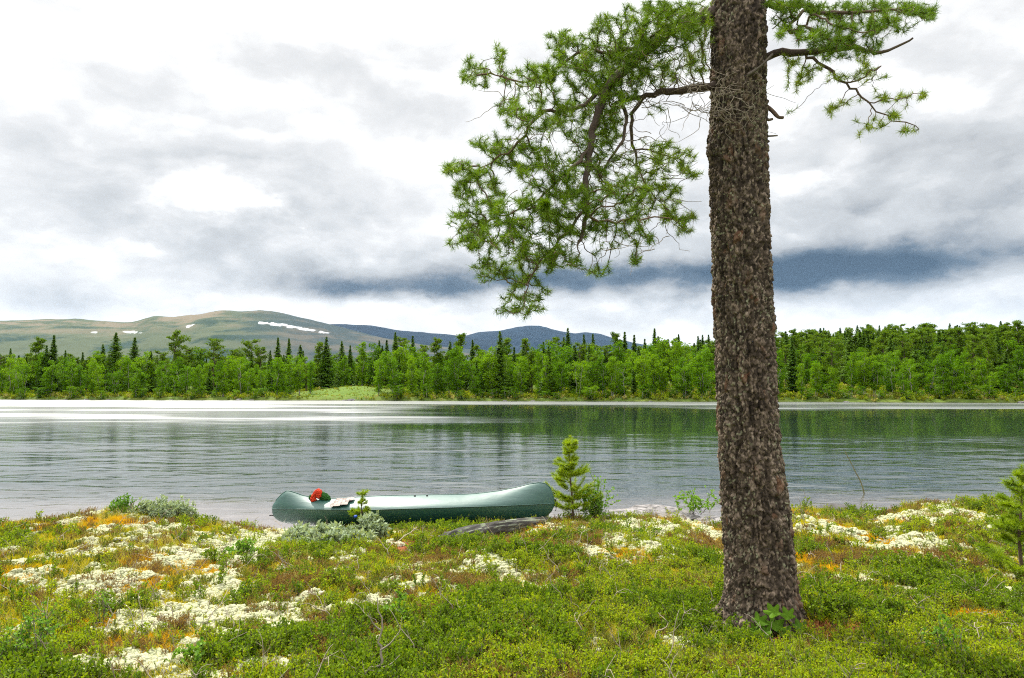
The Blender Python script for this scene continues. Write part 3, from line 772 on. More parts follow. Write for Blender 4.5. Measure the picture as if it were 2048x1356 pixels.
def trunk_axis(z):
    zs, xs, rs = [], [], []
    for py, a, b in EDGES:
        p, q_ = at(a, py, TD), at(b, py, TD); zs.append((p[2]+q_[2])/2); xs.append((p[0]+q_[0])/2); rs.append((q_[0]-p[0])/2)
    zs = np.array(zs)[::-1]; xs = np.array(xs)[::-1]; rs = np.array(rs)[::-1]
    x = np.interp(z, zs, xs); r = np.interp(z, zs, rs)
    up = np.maximum(z-zs[-1], 0)
    return x-.02*up, np.maximum(r-up*.026, .03)
def make_pine():
    bx = float(trunk_axis(np.array([.8]))[0][0])
    root = empty('pine_tree', (bx, TD, .72))
    tag(root, 'large old pine with thick scaly bark and drooping needled limbs', 'tree')
    org = np.array((bx, TD, .72))
    def add(mb, name, mats, parent=root, smooth=True):
        mb.V = [v-org for v in mb.V]; return mb.build(name, mats, parent, smooth)
    zz = np.concatenate([np.arange(.52, 5.6, .0065), np.arange(5.6, 11.4, .06)])
    nt = 300; th = np.arange(nt)*2*pi/nt
    X0, R0 = trunk_axis(zz)
    Zg, Tg = np.meshgrid(zz, th, indexing='ij'); Rg = np.repeat(R0[:, None], nt, 1)
    cx, sx_ = np.cos(Tg)*Rg, np.sin(Tg)*Rg
    wob = lambda s, k: fbm(cx*s, sx_*s, Zg*s*.6, k, 3)-.5
    u, v, w = cx*22+2.6*wob(12, 1), sx_*22+2.6*wob(12, 2), Zg*9+1.6*wob(9, 3)
    f1, f2, cid, oz = worley(u, v, w, 5)
    g1, g2, cid2, oz2 = worley(cx*60+wob(30, 4)*2, sx_*60+wob(30, 5)*2, Zg*34+wob(30, 6)*2, 15)
    plate = sstep(f2-f1, .02, .30)
    ridge = fbm(cx*14, sx_*14, Zg*2.2, 7, 4)-.5
    gro = 1-sstep(np.abs(fbm(cx*11, sx_*11, Zg*1.6, 8, 3)-.5), .0, .07)
    h = .012*plate*(.4+.9*cid)-.009*oz*plate+.007*sstep(g2-g1, .03, .3)*(.3+cid2)-.006*oz2+.034*ridge-.022*gro+.007*(fbm(cx*90, sx_*90, Zg*70, 9, 3)-.5)
    low = sstep(Zg, 1.25, .75)
    h = h+low*.05*(fbm(np.cos(Tg)*1.7, np.sin(Tg)*1.7, Zg*.5, 12, 2)-.4)+sstep(Zg, 1.0, .66)**1.6*.09*np.maximum(np.sin(Tg*5+.8)+.4*np.sin(Tg*3), 0)
    RR = Rg+h-.017
    V = np.stack([X0[:, None]+np.cos(Tg)*RR, TD+np.sin(Tg)*RR, Zg], -1)
    n = fbm(cx*20, sx_*20, Zg*14, 31, 4)[..., None]
    c = np.array((.040, .031, .024))*(1-n)*1.2+np.array((.100, .080, .062))*n*1.3
    c = c*(.6+.8*cid[..., None])*(.42+1.6*cid2[..., None]**1.8)
    k = .6*(sstep(cid2, .80, .86)*sstep(fbm(cx*9, sx_*9, Zg*7, 33, 3), .40, .60))[..., None]; c = c*(1-k)+np.array((.27, .225, .185))*k
    k = (sstep(cid, .93, .97)*sstep(n[..., 0], .35, .6))[..., None]*.6; c = c*(1-k)+np.array((.13, .062, .034))*k
    k = (sstep(fbm(cx*75, sx_*75, Zg*60, 35, 2), .70, .75)*sstep(fbm(cx*5, sx_*5, Zg*3, 36, 3)+.20*np.abs(np.cos(Tg)), .54, .68))[..., None]
    c = c*(1-k)+np.array((.24, .25, .17))*k
    c = c*np.array((.96, .91, .85))
    mb = MB(); mb.add(V.reshape(-1, 3), grid_faces(len(zz), nt, True), c.reshape(-1, 3)); add(mb, 'trunk', M_BARK)

    rng = np.random.default_rng(3)
    def grow(skels, clumps, dens, name, seed, dspread=.22):
        """branches grow from the main limb towards the needle tufts, thinner at each fork"""
        rng = np.random.default_rng(seed)
        P, par, rad = [], [], []
        ends = {}
        for sk in skels:
            pts = np.array([list(at(px, py, TD+dy)) for px, py, dy in sk['pts']])
            m_ = max(6, int(np.sum(np.linalg.norm(np.diff(pts, axis=0), axis=1))/.045))
            pp = smooth_path(pts, m_); pp[1:-1] += rng.normal(size=(m_-2, 3))*.008; pp[1:-1, 2] += .05*(fbm(np.arange(m_-2)*.22+seed, 0*np.arange(m_-2), 0, seed, 2)-.5)
            r = np.linspace(sk['r'][0], sk['r'][1], m_)
            prev = -1
            if P and sk.get('join', True): prev = int(np.argmin(np.linalg.norm(np.array(P)-pp[0], axis=1)))
            for q_, rr in zip(pp, r): P.append(q_); par.append(prev); rad.append(rr); prev = len(P)-1
        skn = len(P); SK = np.array(P)
        A = []
        for cl in clumps:
            px, py, rx, ry = cl[:4]; wgt = cl[4] if len(cl) > 4 else 1.0
            k = max(1, int(rng.poisson(wgt*rx*ry*pi/dens)))
            c0 = at(px, py, TD); j = np.argmin(np.hypot(SK[:, 0]-c0[0], SK[:, 2]-c0[2]))
            dy = (SK[j, 1]-TD)*.8+rng.normal()*dspread-.08
            for _ in range(k):
                a = rng.random()*2*pi; rr = math.sqrt(rng.random())
                A.append(at(px+rx*1.08*rr*cos(a), py+ry*1.12*rr*sin(a), TD+dy+rng.normal()*.15))
        A = np.array(A); live = np.ones(len(A), bool)
        d = np.linalg.norm(A[:, None]-np.array(P)[None], axis=2); nd = d.min(1); ni = d.argmin(1)
        step = .036; hit = np.full(len(A), -1)
        for it in range(120):
            pull = {}
            for k in np.nonzero(live)[0]: pull.setdefault(ni[k], []).append(k)
            new = []
            for i, ks in pull.items():
                v = unit(A[ks]-P[i]).sum(0); v = unit(v)+rng.normal(size=3)*.28
                v[2] -= .10
                q_ = P[i]+unit(v)*step
                new.append((q_, i))
            if not new: break
            s0 = len(P)
            for q_, i in new: P.append(q_); par.append(i); rad.append(0.0)
            NP = np.array([q_ for q_, _ in new])
            d = np.linalg.norm(A[:, None]-NP[None], axis=2); dm = d.min(1); da = d.argmin(1)
            upd = dm < nd; nd = np.where(upd, dm, nd); ni = np.where(upd, s0+da, ni)
            done = live & (nd < .034); hit[done] = ni[done]; live &= ~done
        P = np.array(P); N = len(P); par = np.array(par)
        ch = [[] for _ in range(N)]
        for i, p in enumerate(par):
            if p >= 0: ch[p].append(i)
        pr = np.zeros(N)
        for i in range(N-1, -1, -1):
            s = sum(pr[c_]**2.35 for c_ in ch[i]); pr[i] = max(s**(1/2.35) if s else .0021, .0021)
        pr = np.minimum(pr, .03); R = np.where(np.array(rad) > 0, np.array(rad), pr)
        mb = MB(); seen_ = np.zeros(N, bool)
        for i in range(N):
            if par[i] >= 0 and not (par[i] >= 0 and (len(ch[par[i]]) > 1 and i != max(ch[par[i]], key=lambda c_: R[c_]))): continue
            path = [par[i]] if par[i] >= 0 else []
            j = i
            while True:
                path.append(j)
                if not ch[j]: break
                j = max(ch[j], key=lambda c_: R[c_])
            if len(path) < 2: continue
            pp, rr = P[path], R[path].copy()
            if par[i] >= 0: rr[0] = rr[1] if len(rr) > 1 else rr[0]
            g = .5+.5*rng.random(); t = np.clip(rr/.02, 0, 1)[:, None]
            cc = np.array((.20, .135, .085))*(1-t)*g+np.array((.075, .055, .045))*t+np.array((.10, .095, .08))*(1-g)*(1-t)
            tube(mb, pp, rr, 8 if rr.max() > .02 else (5 if rr.max() > .006 else 3), cc, True, rough=.25 if rr.max() > .012 else 0, seed=i % 97)
        limb = add(mb, 'limb', M_LIMB)
        # needle brushes round the twig ends
        nb = MB()
        tips = [i for i in range(skn, N) if not ch[i]]
        mids = [i for i in set(hit[hit >= skn]) if ch[i]]
        for i in tips+mids:
            path = [i]
            while len(path) < 4 and par[path[-1]] >= skn: path.append(par[path[-1]])
            if len(path) < 2: path.append(par[i])
            pp = P[path[::-1]]; L = np.concatenate([[0], np.cumsum(np.linalg.norm(np.diff(pp, axis=0), axis=1))])
            reach = min(L[-1], rng.uniform(.04, .11)); m_ = int(22+reach*420)
            s = L[-1]-reach*rng.random(m_)**1.2
            B = np.stack([np.interp(s, L, pp[:, k]) for k in range(3)], -1)
            T = unit(pp[-1]-pp[-2]); T = T+(0, 0, .25)
            Dn = unit(unit(T)[None]*rng.uniform(.25, 1.0, (m_, 1))+rand_unit(m_, rng)*.85)
            ln = rng.uniform(.030, .050, (m_, 1))
            W = unit(np.cross(Dn, rand_unit(m_, rng)))*.0014
            Vn = np.stack([B-W, B+W, B+Dn*ln+W*.3, B+Dn*ln-W*.3], 1).reshape(-1, 3)
            g = np.clip(rng.normal(.5, .22)+rng.normal(size=m_)*.12, 0, 1)
            nb.add(Vn, np.arange(m_*4).reshape(m_, 4), np.repeat(g, 4)[:, None].repeat(3, 1))
        nb.V = [v-org for v in nb.V]
        nb.build('needles', M_NEEDLE, limb, False)
        print('TIPS', len(tips), len(mids), N)
    LEFT1 = [dict(pts=[(1440, 22, 0), (1400, 36, -.06), (1350, 55, -.16), (1305, 88, -.26), (1262, 128, -.34), (1216, 172, -.40), (1196, 225, -.44), (1182, 290, -.47), (1174, 360, -.50), (1172, 425, -.52), (1158, 482, -.55)], r=(.052, .012)),
             dict(pts=[(1212, 180, -.40), (1150, 215, -.42), (1075, 235, -.44), (1020, 300, -.42), (960, 335, -.4)], r=(.018, .005)),
             dict(pts=[(1300, 92, -.26), (1225, 105, -.2), (1150, 110, -.15), (1060, 160, -.1), (990, 150, -.05)], r=(.018, .005)),
             dict(pts=[(1182, 295, -.47), (1120, 360, -.6), (1060, 410, -.66), (980, 440, -.7)], r=(.014, .004)),
             dict(pts=[(1172, 420, -.52), (1120, 480, -.55), (1070, 540, -.58), (1050, 590, -.58)], r=(.012, .004)),
             dict(pts=[(1190, 440, -.5), (1240, 446, -.45), (1300, 436, -.4), (1345, 440, -.36)], r=(.010, .004))]
    CL1 = [(1000, 110, 14, 26, 1.3), (960, 150, 42, 22, 1.1), (1040, 165, 45, 26), (1010, 215, 25, 20), (935, 122, 12, 10), (1130, 78, 45, 18), (1175, 105, 70, 28), (1140, 150, 75, 36, 1.1), (1080, 140, 40, 22), (1230, 50, 50, 30), (1295, 18, 50, 22),
           (1210, 130, 60, 28), (1275, 95, 50, 26), (1350, 30, 50, 26, .7), (1330, 72, 45, 20, .5), (1375, 8, 40, 12), (1330, 60, 70, 40, 1.1), (1290, 110, 50, 40, 1.0), (1240, 165, 45, 40, 1.0), (1205, 250, 40, 45, .9), (1390, 38, 36, 26, .8), (1255, 140, 40, 30, .8), (1215, 195, 40, 34, .8), (1175, 300, 40, 40, .8), (1080, 230, 70, 36), (1160, 240, 60, 36), (1000, 290, 60, 22), (930, 340, 52, 20), (1040, 310, 60, 32), (960, 380, 55, 28), (1090, 340, 60, 38),
           (1170, 370, 60, 40), (1120, 400, 70, 38, 1.1), (1030, 420, 70, 28), (955, 430, 48, 26), (925, 480, 26, 20), (1000, 480, 60, 30), (1080, 470, 70, 34, 1.1), (1150, 440, 60, 30, 1.1), (1230, 432, 55, 26, .8), (975, 538, 42, 22), (1050, 530, 60, 28, 1.1),
           (1060, 580, 42, 24), (1040, 617, 44, 12), (1000, 598, 22, 8), (1130, 520, 50, 18), (1200, 545, 28, 8), (1215, 475, 45, 26, .8), (1280, 480, 38, 20, .7), (1270, 522, 14, 12), (1250, 380, 45, 30, .8), (1200, 320, 35, 30, .6), (905, 440, 12, 8, .6), (900, 492, 12, 8), (1060, 632, 14, 4)]
    grow(LEFT1, CL1, 64, 'left', 41)
    LEFT2 = [dict(pts=[(1440, 168, -.02), (1395, 176, -.05), (1340, 180, -.10), (1300, 188, -.14), (1262, 195, -.18), (1225, 210, -.24)], r=(.034, .012)),
             dict(pts=[(1292, 190, -.14), (1268, 222, -.12), (1263, 262, -.10), (1270, 305, -.08), (1275, 335, -.06)], r=(.018, .008)),
             dict(pts=[(1244, 200, -.2), (1252, 236, -.24), (1248, 274, -.28), (1222, 312, -.32), (1198, 352, -.36)], r=(.015, .006)),
             dict(pts=[(1270, 300, -.08), (1310, 300, -.04), (1350, 318, .0)], r=(.008, .003)),
             dict(pts=[(1272, 330, -.08), (1296, 372, -.1), (1330, 415, -.1)], r=(.008, .003))]
    CL2 = [(1300, 350, 58, 34, .8), (1350, 312, 42, 26), (1325, 288, 36, 10), (1380, 345, 22, 10), (1290, 318, 40, 24, .6), (1300, 412, 55, 26, .8), (1352, 436, 38, 18), (1362, 462, 26, 8), (1330, 385, 45, 24, .8), (1385, 350, 12, 6), (1320, 222, 22, 12, .5), (1395, 130, 24, 26, 1.0), (1408, 90, 16, 18, 1.0), (1388, 60, 30, 26, .8), (1360, 120, 34, 28, .7), (1310, 150, 36, 26, .6), (1415, 40, 12, 20, .8), (1240, 300, 26, 30, .4), (1378, 430, 14, 8)]
    grow(LEFT2, CL2, 72, 'left', 42, .10)
    RIGHT1 = [dict(pts=[(1522, 16, 0), (1560, 15, -.05), (1600, 14, -.1), (1650, 24, -.16), (1720, 22, -.22), (1800, 24, -.28)], r=(.030, .006)),
              dict(pts=[(1620, 18, -.1), (1590, 42, -.14), (1575, 66, -.16), (1588, 70, -.2), (1612, 55, -.24), (1622, 30, -.28)], r=(.014, .008)),
              dict(pts=[(1600, 16, -.1), (1570, 40, -.02), (1545, 58, .06)], r=(.010, .004))]
    CR1 = [(1560, 10, 30, 14), (1610, 10, 45, 14), (1670, 25, 50, 24), (1740, 12, 55, 16), (1800, 14, 50, 14), (1845, 22, 34, 14), (1855, 34, 20, 8), (1600, 66, 45, 20, .7), (1660, 70, 45, 22), (1715, 60, 45, 20), (1765, 44, 36, 14, .8), (1740, 100, 22, 16, .8), (1565, 40, 24, 18, .6), (1800, 60, 16, 10, .6), (1690, 100, 34, 16, .7), (1640, 105, 40, 18, .6)]
    grow(RIGHT1, CR1, 44, 'right', 43)
    RIGHT2 = [dict(pts=[(1522, 112, 0), (1560, 104, -.05), (1610, 105, -.1), (1660, 100, -.14), (1700, 95, -.17), (1730, 104, -.2), (1755, 106, -.22), (1790, 96, -.25), (1826, 76, -.28)], r=(.032, .007)),
              dict(pts=[(1612, 106, -.1), (1645, 126, -.16), (1672, 152, -.2), (1705, 178, -.24), (1735, 205, -.26), (1780, 236, -.28), (1838, 258, -.3)], r=(.014, .003)),
              dict(pts=[(1690, 165, -.22), (1730, 152, -.2), (1762, 132, -.18)], r=(.007, .004)),
              dict(pts=[(1735, 205, -.26), (1790, 196, -.28), (1840, 188, -.3)], r=(.006, .003))]
    CR2 = [(1600, 135, 40, 16, .5), (1590, 160, 30, 18, .5), (1585, 195, 18, 8, .5), (1660, 150, 28, 16, .5), (1730, 118, 22, 14), (1725, 150, 20, 12), (1780, 195, 34, 14, .8), (1838, 190, 16, 6, .8), (1800, 226, 24, 10, .8), (1822, 262, 26, 6, .8), (1700, 235, 18, 9, .6), (1745, 250, 26, 12, .5), (1718, 274, 12, 6), (1655, 205, 14, 12, .35), (1660, 230, 14, 8, .35), (1690, 205, 20, 14, .3), (1575, 225, 14, 8, .4), (1770, 160, 12, 8, .4)]
    grow(RIGHT2, CR2, 58, 'right', 44, .12)
    # limbs higher up, above the picture, sparse
    def high(z0, az, L, seed):
        rg = np.random.default_rng(seed); mb, nb = MB(), MB()
        x0, r0 = trunk_axis(np.array([z0])); p = np.array((x0[0], TD, z0)); dr = np.array((cos(az), sin(az), 0))
        pts = np.array([p+dr*L*t+np.array((0, 0, .35*L*t-.5*L*t*t)) for t in np.linspace(0, 1, 9)]); pts[1:] += rg.normal(size=(8, 3))*.05
        tube(mb, pts, np.linspace(.045, .010, 9), 6, (.11, .07, .05))
        for k in range(46):
            t = .3+.7*rg.random(); b = np.array([np.interp(t, np.linspace(0, 1, 9), pts[:, i]) for i in range(3)])
            e = b+rand_unit(1, rg)[0]*(.15+.45*rg.random()); tube(mb, [b, (b+e)/2+rg.normal(size=3)*.03, e], (.006, .004, .002), 3, (.14, .1, .07), False)
            m_ = 55; B = e+rg.normal(size=(m_, 3))*.03; Dn = unit(unit(e-b)*.5+rand_unit(m_, rg)); W = unit(np.cross(Dn, rand_unit(m_, rg)))*.003
            Vn = np.stack([B-W, B+W, B+Dn*.06+W*.3, B+Dn*.06-W*.3], 1).reshape(-1, 3); nb.add(Vn, np.arange(m_*4).reshape(m_, 4), (.5, .5, .5))
        l_ = add(mb, 'limb', M_LIMB); nb.V = [v-org for v in nb.V]; nb.build('needles', M_NEEDLE, l_, False)
    for k, (z0, az, L) in enumerate([(6.6, 2.9, 1.9), (6.9, .2, 1.7), (7.4, 1.6, 1.6), (7.8, 4.2, 1.6), (8.4, 2.5, 1.5), (8.8, .7, 1.4), (9.4, 5.4, 1.2), (9.9, 3.4, 1.1), (10.4, 1.4, 1.0), (11.0, 4.6, .7)]): high(z0, az, L, 200+k)
    # dead snags and dry twigs on the bark
    mb = MB()
    tube(mb, smooth_path([at(1526, 206, TD), at(1545, 222, TD-.03), at(1556, 234, TD-.05), at(1567, 235, TD-.06)], 10), np.linspace(.016, .011, 10), 7, (.16, .11, .08), rough=.3)
    add(mb, 'dead_snag', M_LIMB)
    mb = MB(); tube(mb, [at(1528, 273, TD), at(1542, 272, TD), at(1555, 271, TD)], (.008, .007, .006), 6, (.2, .17, .14)); add(mb, 'dead_snag', M_LIMB)
    mb = MB(); tube(mb, [at(1526, 236, TD), at(1538, 240, TD-.02), at(1546, 238, TD-.03)], (.012, .010, .008), 6, (.18, .15, .11), rough=.3); add(mb, 'dead_snag', M_LIMB)
    mb = MB(); tube(mb, smooth_path([at(1497, 150, TD-.205), at(1515, 138, TD-.24), at(1532, 122, TD-.25), at(1545, 108, TD-.22)], 9), np.linspace(.014, .008, 9), 6, (.12, .10, .08), rough=.35); add(mb, 'dead_snag', M_LIMB)
    mb = MB()
    for k in range(46):
        p = at(rng.uniform(1400, 1520), rng.uniform(165, 250), TD-.235-.05*rng.random()); a = rng.random()*6.28; pts = [p]
        for j in range(7):
            a += rng.normal()*.5; pts.append(pts[-1]+np.array((cos(a)*.045, rng.normal()*.012, sin(a)*.030-.004)))
        pts = smooth_path(pts, 14)
        for q_ in pts:
            ax, ar = trunk_axis(np.array([q_[2]])); lim = TD-math.sqrt(max(ar[0]**2-min((q_[0]-ax[0])**2, ar[0]**2), 0))-.02
            if abs(q_[0]-ax[0]) < ar[0]: q_[1] = min(q_[1], lim)
        tube(mb, pts, np.linspace(.0032, .0012, 14), 3, (.26, .22, .17), False)
    add(mb, 'dry_twigs', M_DRY)
    # hanging bare twigs in the inner crown
    mb = MB()
    for k in range(230):
        p = at(rng.uniform(1200, 1420), rng.uniform(60, 215), TD-.12+rng.normal()*.12) if k < 110 else at(rng.uniform(1000, 1340), rng.uniform(190, 500), TD-.12+rng.normal()*.12); a = rng.random()*6.28; pts = [p]
        for j in range(8):
            a += rng.normal()*.45; pts.append(pts[-1]+np.array((cos(a)*.04, rng.normal()*.015, sin(a)*.028-.004)))
        tube(mb, smooth_path(pts, 14), np.linspace(.0036, .0013, 14), 3, (.20, .17, .13), False)
    add(mb, 'dry_twigs', M_DRY)
make_pine()

# ------------------------------------------------------------------ the canoe and what lies on it
CD = 11.55
def canoe():
    top = np.array([(544, 1017), (545, 1011), (548, 1006), (553, 1000), (560, 992), (568, 985), (574, 981.5), (580, 982), (592, 986), (606, 991), (625, 995), (650, 997), (680, 997), (720, 994), (760, 991.5), (850, 990), (930, 989), (965, 986), (1000, 981.5), (1035, 974.5), (1060, 968), (1078, 965), (1090, 967), (1099, 974), (1105, 984), (1108, 995), (1109.5, 1006)])
    bot = np.array([(544, 1018), (545, 1026), (548, 1033), (554, 1039), (564, 1044), (582, 1047.5), (650, 1051.5), (760, 1056), (860, 1056), (940, 1053), (1020, 1049), (1055, 1046), (1078, 1041), (1094, 1033), (1104, 1022), (1108, 1013), (1109.5, 1007)])
    cre = np.array([(544, 1017.5), (740, 1020), (900, 1015), (1000, 1012), (1109.5, 1006.5)])
    t = np.linspace(0, 1, 110); px = 544+(1109.5-544)*(.5-.5*np.cos(pi*t))
    s = (px-544)/(1109.5-544)
    bm_ = .41*np.clip(np.sin(pi*np.clip(s, .0, 1)), 0, 1)**.62
    c0 = at(826, 1056, CD); org = np.array((c0[0], CD, c0[2]))
    root = empty('canoe', org); tag(root, 'green canoe with upswept ends lying at the water\'s edge', 'canoe')
    nu, nl = 12, 14
    rows = []
    for p, b in zip(px, bm_):
        zt = at(p, np.interp(p, top[:, 0], top[:, 1]), CD); zb = at(p, np.interp(p, bot[:, 0], bot[:, 1]), CD)
        yc = np.interp(p, cre[:, 0], cre[:, 1]); zc = at(p, yc, CD-b)[2]; zc = min(max(zc, zb[2]), zt[2])
        prof = []
        for k in range(nu): a = k/nu*pi/2; prof.append((b*sin(a)**1.35, zc+(zt[2]-zc)*cos(a)**1.45))
        for k in range(nl+1): a = k/nl*pi/2; prof.append((b*cos(a)**1.15, zb[2]+(zc-zb[2])*(1-sin(a)**1.25)))
        near = [(zt[0], CD-y, z) for y, z in prof]; far = [(zt[0], CD+y, z) for y, z in prof[1:-1]][::-1]
        rows.append(near+far)
    V = np.array(rows); hb = MB()
    hb.add(V.reshape(-1, 3)-org, grid_faces(V.shape[0], V.shape[1], True))
    for e in (0, -1):
        r = V[e]-org; hb.add(np.vstack([r, r.mean(0)]), [(k, (k+1) % len(r), len(r)) for k in range(len(r))])
    def skin(q):
        o = q.n('ShaderNodeTexCoord').outputs['Object']
        n = q.noise(q.mapping(o, (1.5, 4, 6)), 2.0, 5, .6); sc = q.noise(q.mapping(o, (3, 8, 55)), 2.2, 4, .7)
        fl = q.smooth(sc, .61, .68)
        c = q.mix(n, (.006, .052, .040), (.013, .082, .062)); c = q.mix(q.m('MULTIPLY', fl, .45), c, (.20, .28, .24))
        wr = q.noise(q.mapping(o, (1.2, 3, 5)), 2.6, 3, .5)
        return principled(q, c, q.m('MULTIPLY_ADD', n, .12, .46), .85, q.bump(wr, .35, .02), .0)
    hull = hb.build('hull', material('canoe_skin', skin), root)
    ci = nu
    mb = MB(); tube(mb, V[2:-2, ci]+(0, -.004, .0), .007, 6); tube(mb, V[2:-2, -ci]+(0, .004, 0), .007, 6)
    mb.V = [v-org for v in mb.V]; mb.build('seam_strip', material('canoe_skin', skin), root)
    mb = MB(); k0 = np.concatenate([V[8:55, 0], V[55:-8, 0]]); tube(mb, k0+(0, 0, .002), .009, 6); mb.V = [v-org for v in mb.V]; mb.build('top_edge', material('canoe_skin', skin), root)
    dark = plain('black_fitting', (.015, .015, .015), .5, .4, .2, 30)
    for a, b in (((539, 1031), (547, 1031)), ((1108, 999), (1112, 1001))):
        mb = MB(); p, q_ = at(*a, CD), at(*b, CD); tube(mb, [p, (p+q_)/2+(0, 0, .006), q_], .012, 7); mb.V = [v-org for v in mb.V]; mb.build('stem_fitting', dark, root)
    mb = MB(); p, q_ = at(1110, 1002, CD), at(1110, 1020, CD); tube(mb, smooth_path([p, p+(.02, 0, -.04), q_+(.015, 0, 0), q_], 10), .006, 5); mb.V = [v-org for v in mb.V]; mb.build('cord_loop', dark, root)
    for p_ in (834.5, 852):
        j = np.argmin(np.abs(px-p_)); q_ = V[j, 2]; v, f = ico(2); mb = MB(); mb.add(v*(.018, .012, .018)+q_-org+(0, -.004, .004), f); mb.build('rivet', dark, root)
    return V, px
CV, CPX = canoe()
def on_canoe(px, k):
    return CV[np.argmin(np.abs(CPX-px)), k]
def crumple(name, lobes, mat, label, cat, amp=.35, seed=0, res=5):
    org = np.mean([l[0] for l in lobes], 0); mb = MB()
    for i, (c, r, rot) in enumerate(lobes):
        v, f = ico(res); v = v.copy(); s_ = 2.2
        rid = 1-2*np.abs(fbm(v[:, 0]*s_+i*7, v[:, 1]*s_, v[:, 2]*s_, seed+i, 3)-.5)*2
        v = v*(1+amp*(rid-.6))[:, None]; v = v*np.asarray(r)
        ca, sa = cos(rot), sin(rot); v = np.stack([v[:, 0]*ca-v[:, 2]*sa, v[:, 1], v[:, 0]*sa+v[:, 2]*ca], -1)
        mb.add(v+np.asarray(c)-org, f)
    o = mb.build(name, mat, None, True, org); tag(o, label, cat); return o
red = plain('red_cloth', (.52, .045, .016), .8, .2, .3, 9); grn = plain('green_cloth', (.030, .105, .022), .85, .15, .5, 25)
p0 = on_canoe(638, 1)
crumple('red_garment', [(p0+(-.04, -.07, .060), (.040, .05, .105), -.5), (p0+(.03, -.07, .085), (.050, .05, .075), .15), (p0+(-.055, -.09, -.005), (.045, .04, .05), .3)], red, 'crumpled red garment lying on the canoe\'s top edge', 'garment', .6, 5)
crumple('green_garment', [(p0+(.09, -.03, .045), (.085, .06, .060), -.5), (p0+(.155, -.04, .010), (.060, .05, .050), -.7), (p0+(-.105, -.02, .025), (.045, .04, .035), .2)], grn, 'crumpled dark green garment tucked behind the red one on the canoe', 'garment', .6, 9)
def map_sheet():
    n = 26; a = np.linspace(0, 1, n); U, W = np.meshgrid(a, a, indexing='ij')
    V = np.zeros((n, n, 3))
    for i in range(n):
        px = 675+36*a[i]
        for j in range(n):
            k = 2.0+7.6*a[j]*(1-.35*a[i]); k0 = int(k); f = k-k0
            p = on_canoe(px-6*a[j], k0)*(1-f)+on_canoe(px-6*a[j], k0+1)*f
            V[i, j] = p
    V[..., 1] -= .012+.03*fbm(U*4, W*4, 0, 3, 3)+.035*np.abs(np.sin(U*5+W*3))*.4+.05*U*W
    V[..., 2] += .012+.02*fbm(U*5, W*5, 2, 4, 3)
    org = V.reshape(-1, 3).mean(0); V2 = V+(0, .004, -.004)
    mb = MB(); mb.add((V-org).reshape(-1, 3), grid_faces(n, n)); mb.add((V2-org).reshape(-1, 3), grid_faces(n, n)[:, ::-1])
    tag(mb.build('paper_sheet', plain('worn_paper', (.34, .29, .26), .8, .2, .35, 30), None, True, org), 'creased pale paper draped over the canoe beside the little pine', 'paper')
map_sheet()
blue = plain('blue_bag_cloth', (.010, .060, .36), .5, .4, .3, 12)
p1 = at(766, 1073, 9.9)
crumple('blue_bag', [(p1+(-.01, 0, .0), (.075, .08, .085), .2), (p1+(-.09, .02, -.03), (.085, .07, .05), .3)], blue, 'small dark blue bag half hidden under the grey willow', 'bag', .4, 15, 4)
p1 = at(711, 1033, 10.9)
crumple('blue_cup', [(p1, (.03, .03, .022), .4)], blue, 'small blue item showing behind the willow in front of the canoe', 'cup', .3, 19, 3)

# ------------------------------------------------------------------ log, rocks, sticks
def wood_log():
    a = ground_hit(888, 1092)+np.array((0, 0, .02)); b = at(1092, 1048, 11.35)
    pts = smooth_path([a, a*.72+b*.28+(0, 0, .05), a*.4+b*.6+(-.03, 0, .045), b], 60)
    r = np.linspace(.125, .10, 60); mb = MB(); sides = 48
    T = unit(np.gradient(pts, axis=0)); A = unit(np.cross(T, (0, 0, 1.))); B = np.cross(A, T); th = np.arange(sides)*2*pi/sides
    L = np.linspace(0, 2.4, 60)[:, None]
    rr = r[:, None]*(1+.55*(fbm(np.cos(th)*4+0*L, np.sin(th)*4+0*L, L*1.6, 4, 4)-.5)+.40*(fbm(np.cos(th)*11+0*L, np.sin(th)*11+0*L, L*4, 5, 3)-.5))
    V = pts[:, None]+rr[..., None]*(A[:, None]*np.cos(th)[None, :, None]+B[:, None]*np.sin(th)[None, :, None])
    n = fbm(np.cos(th)*9+0*L, np.sin(th)*9+0*L, L*3, 6, 4)[..., None]
    c = np.array((.012, .0115, .010))*(1-n)+np.array((.085, .080, .072))*n
    k = sstep(fbm(np.cos(th)*6+0*L, np.sin(th)*6+0*L, L*6, 9, 3), .60, .68)[..., None]; c = c*(1-k)+np.array((.17, .19, .13))*k
    org = pts[0]; mb.add((V-org).reshape(-1, 3), grid_faces(60, sides, True), c.reshape(-1, 3))
    for e, o_ in ((V[0], -1), (V[-1], 1)):
        ee = np.vstack([e-org, (e-org).mean(0)+T[0]*.01*o_]); mb.add(ee, [(k_, (k_+1) % sides, sides) for k_ in range(sides)], (.20, .19, .17))
    tag(mb.build('weathered_log', colmat('log_wood', .9, .15, 40, .4, .5, .01), None, True, org), 'weathered grey log lying under the raised end of the canoe', 'log')
wood_log()
M_ROCK = colmat('lichen_rock', .9, .2, 25, .4, .5, .02)
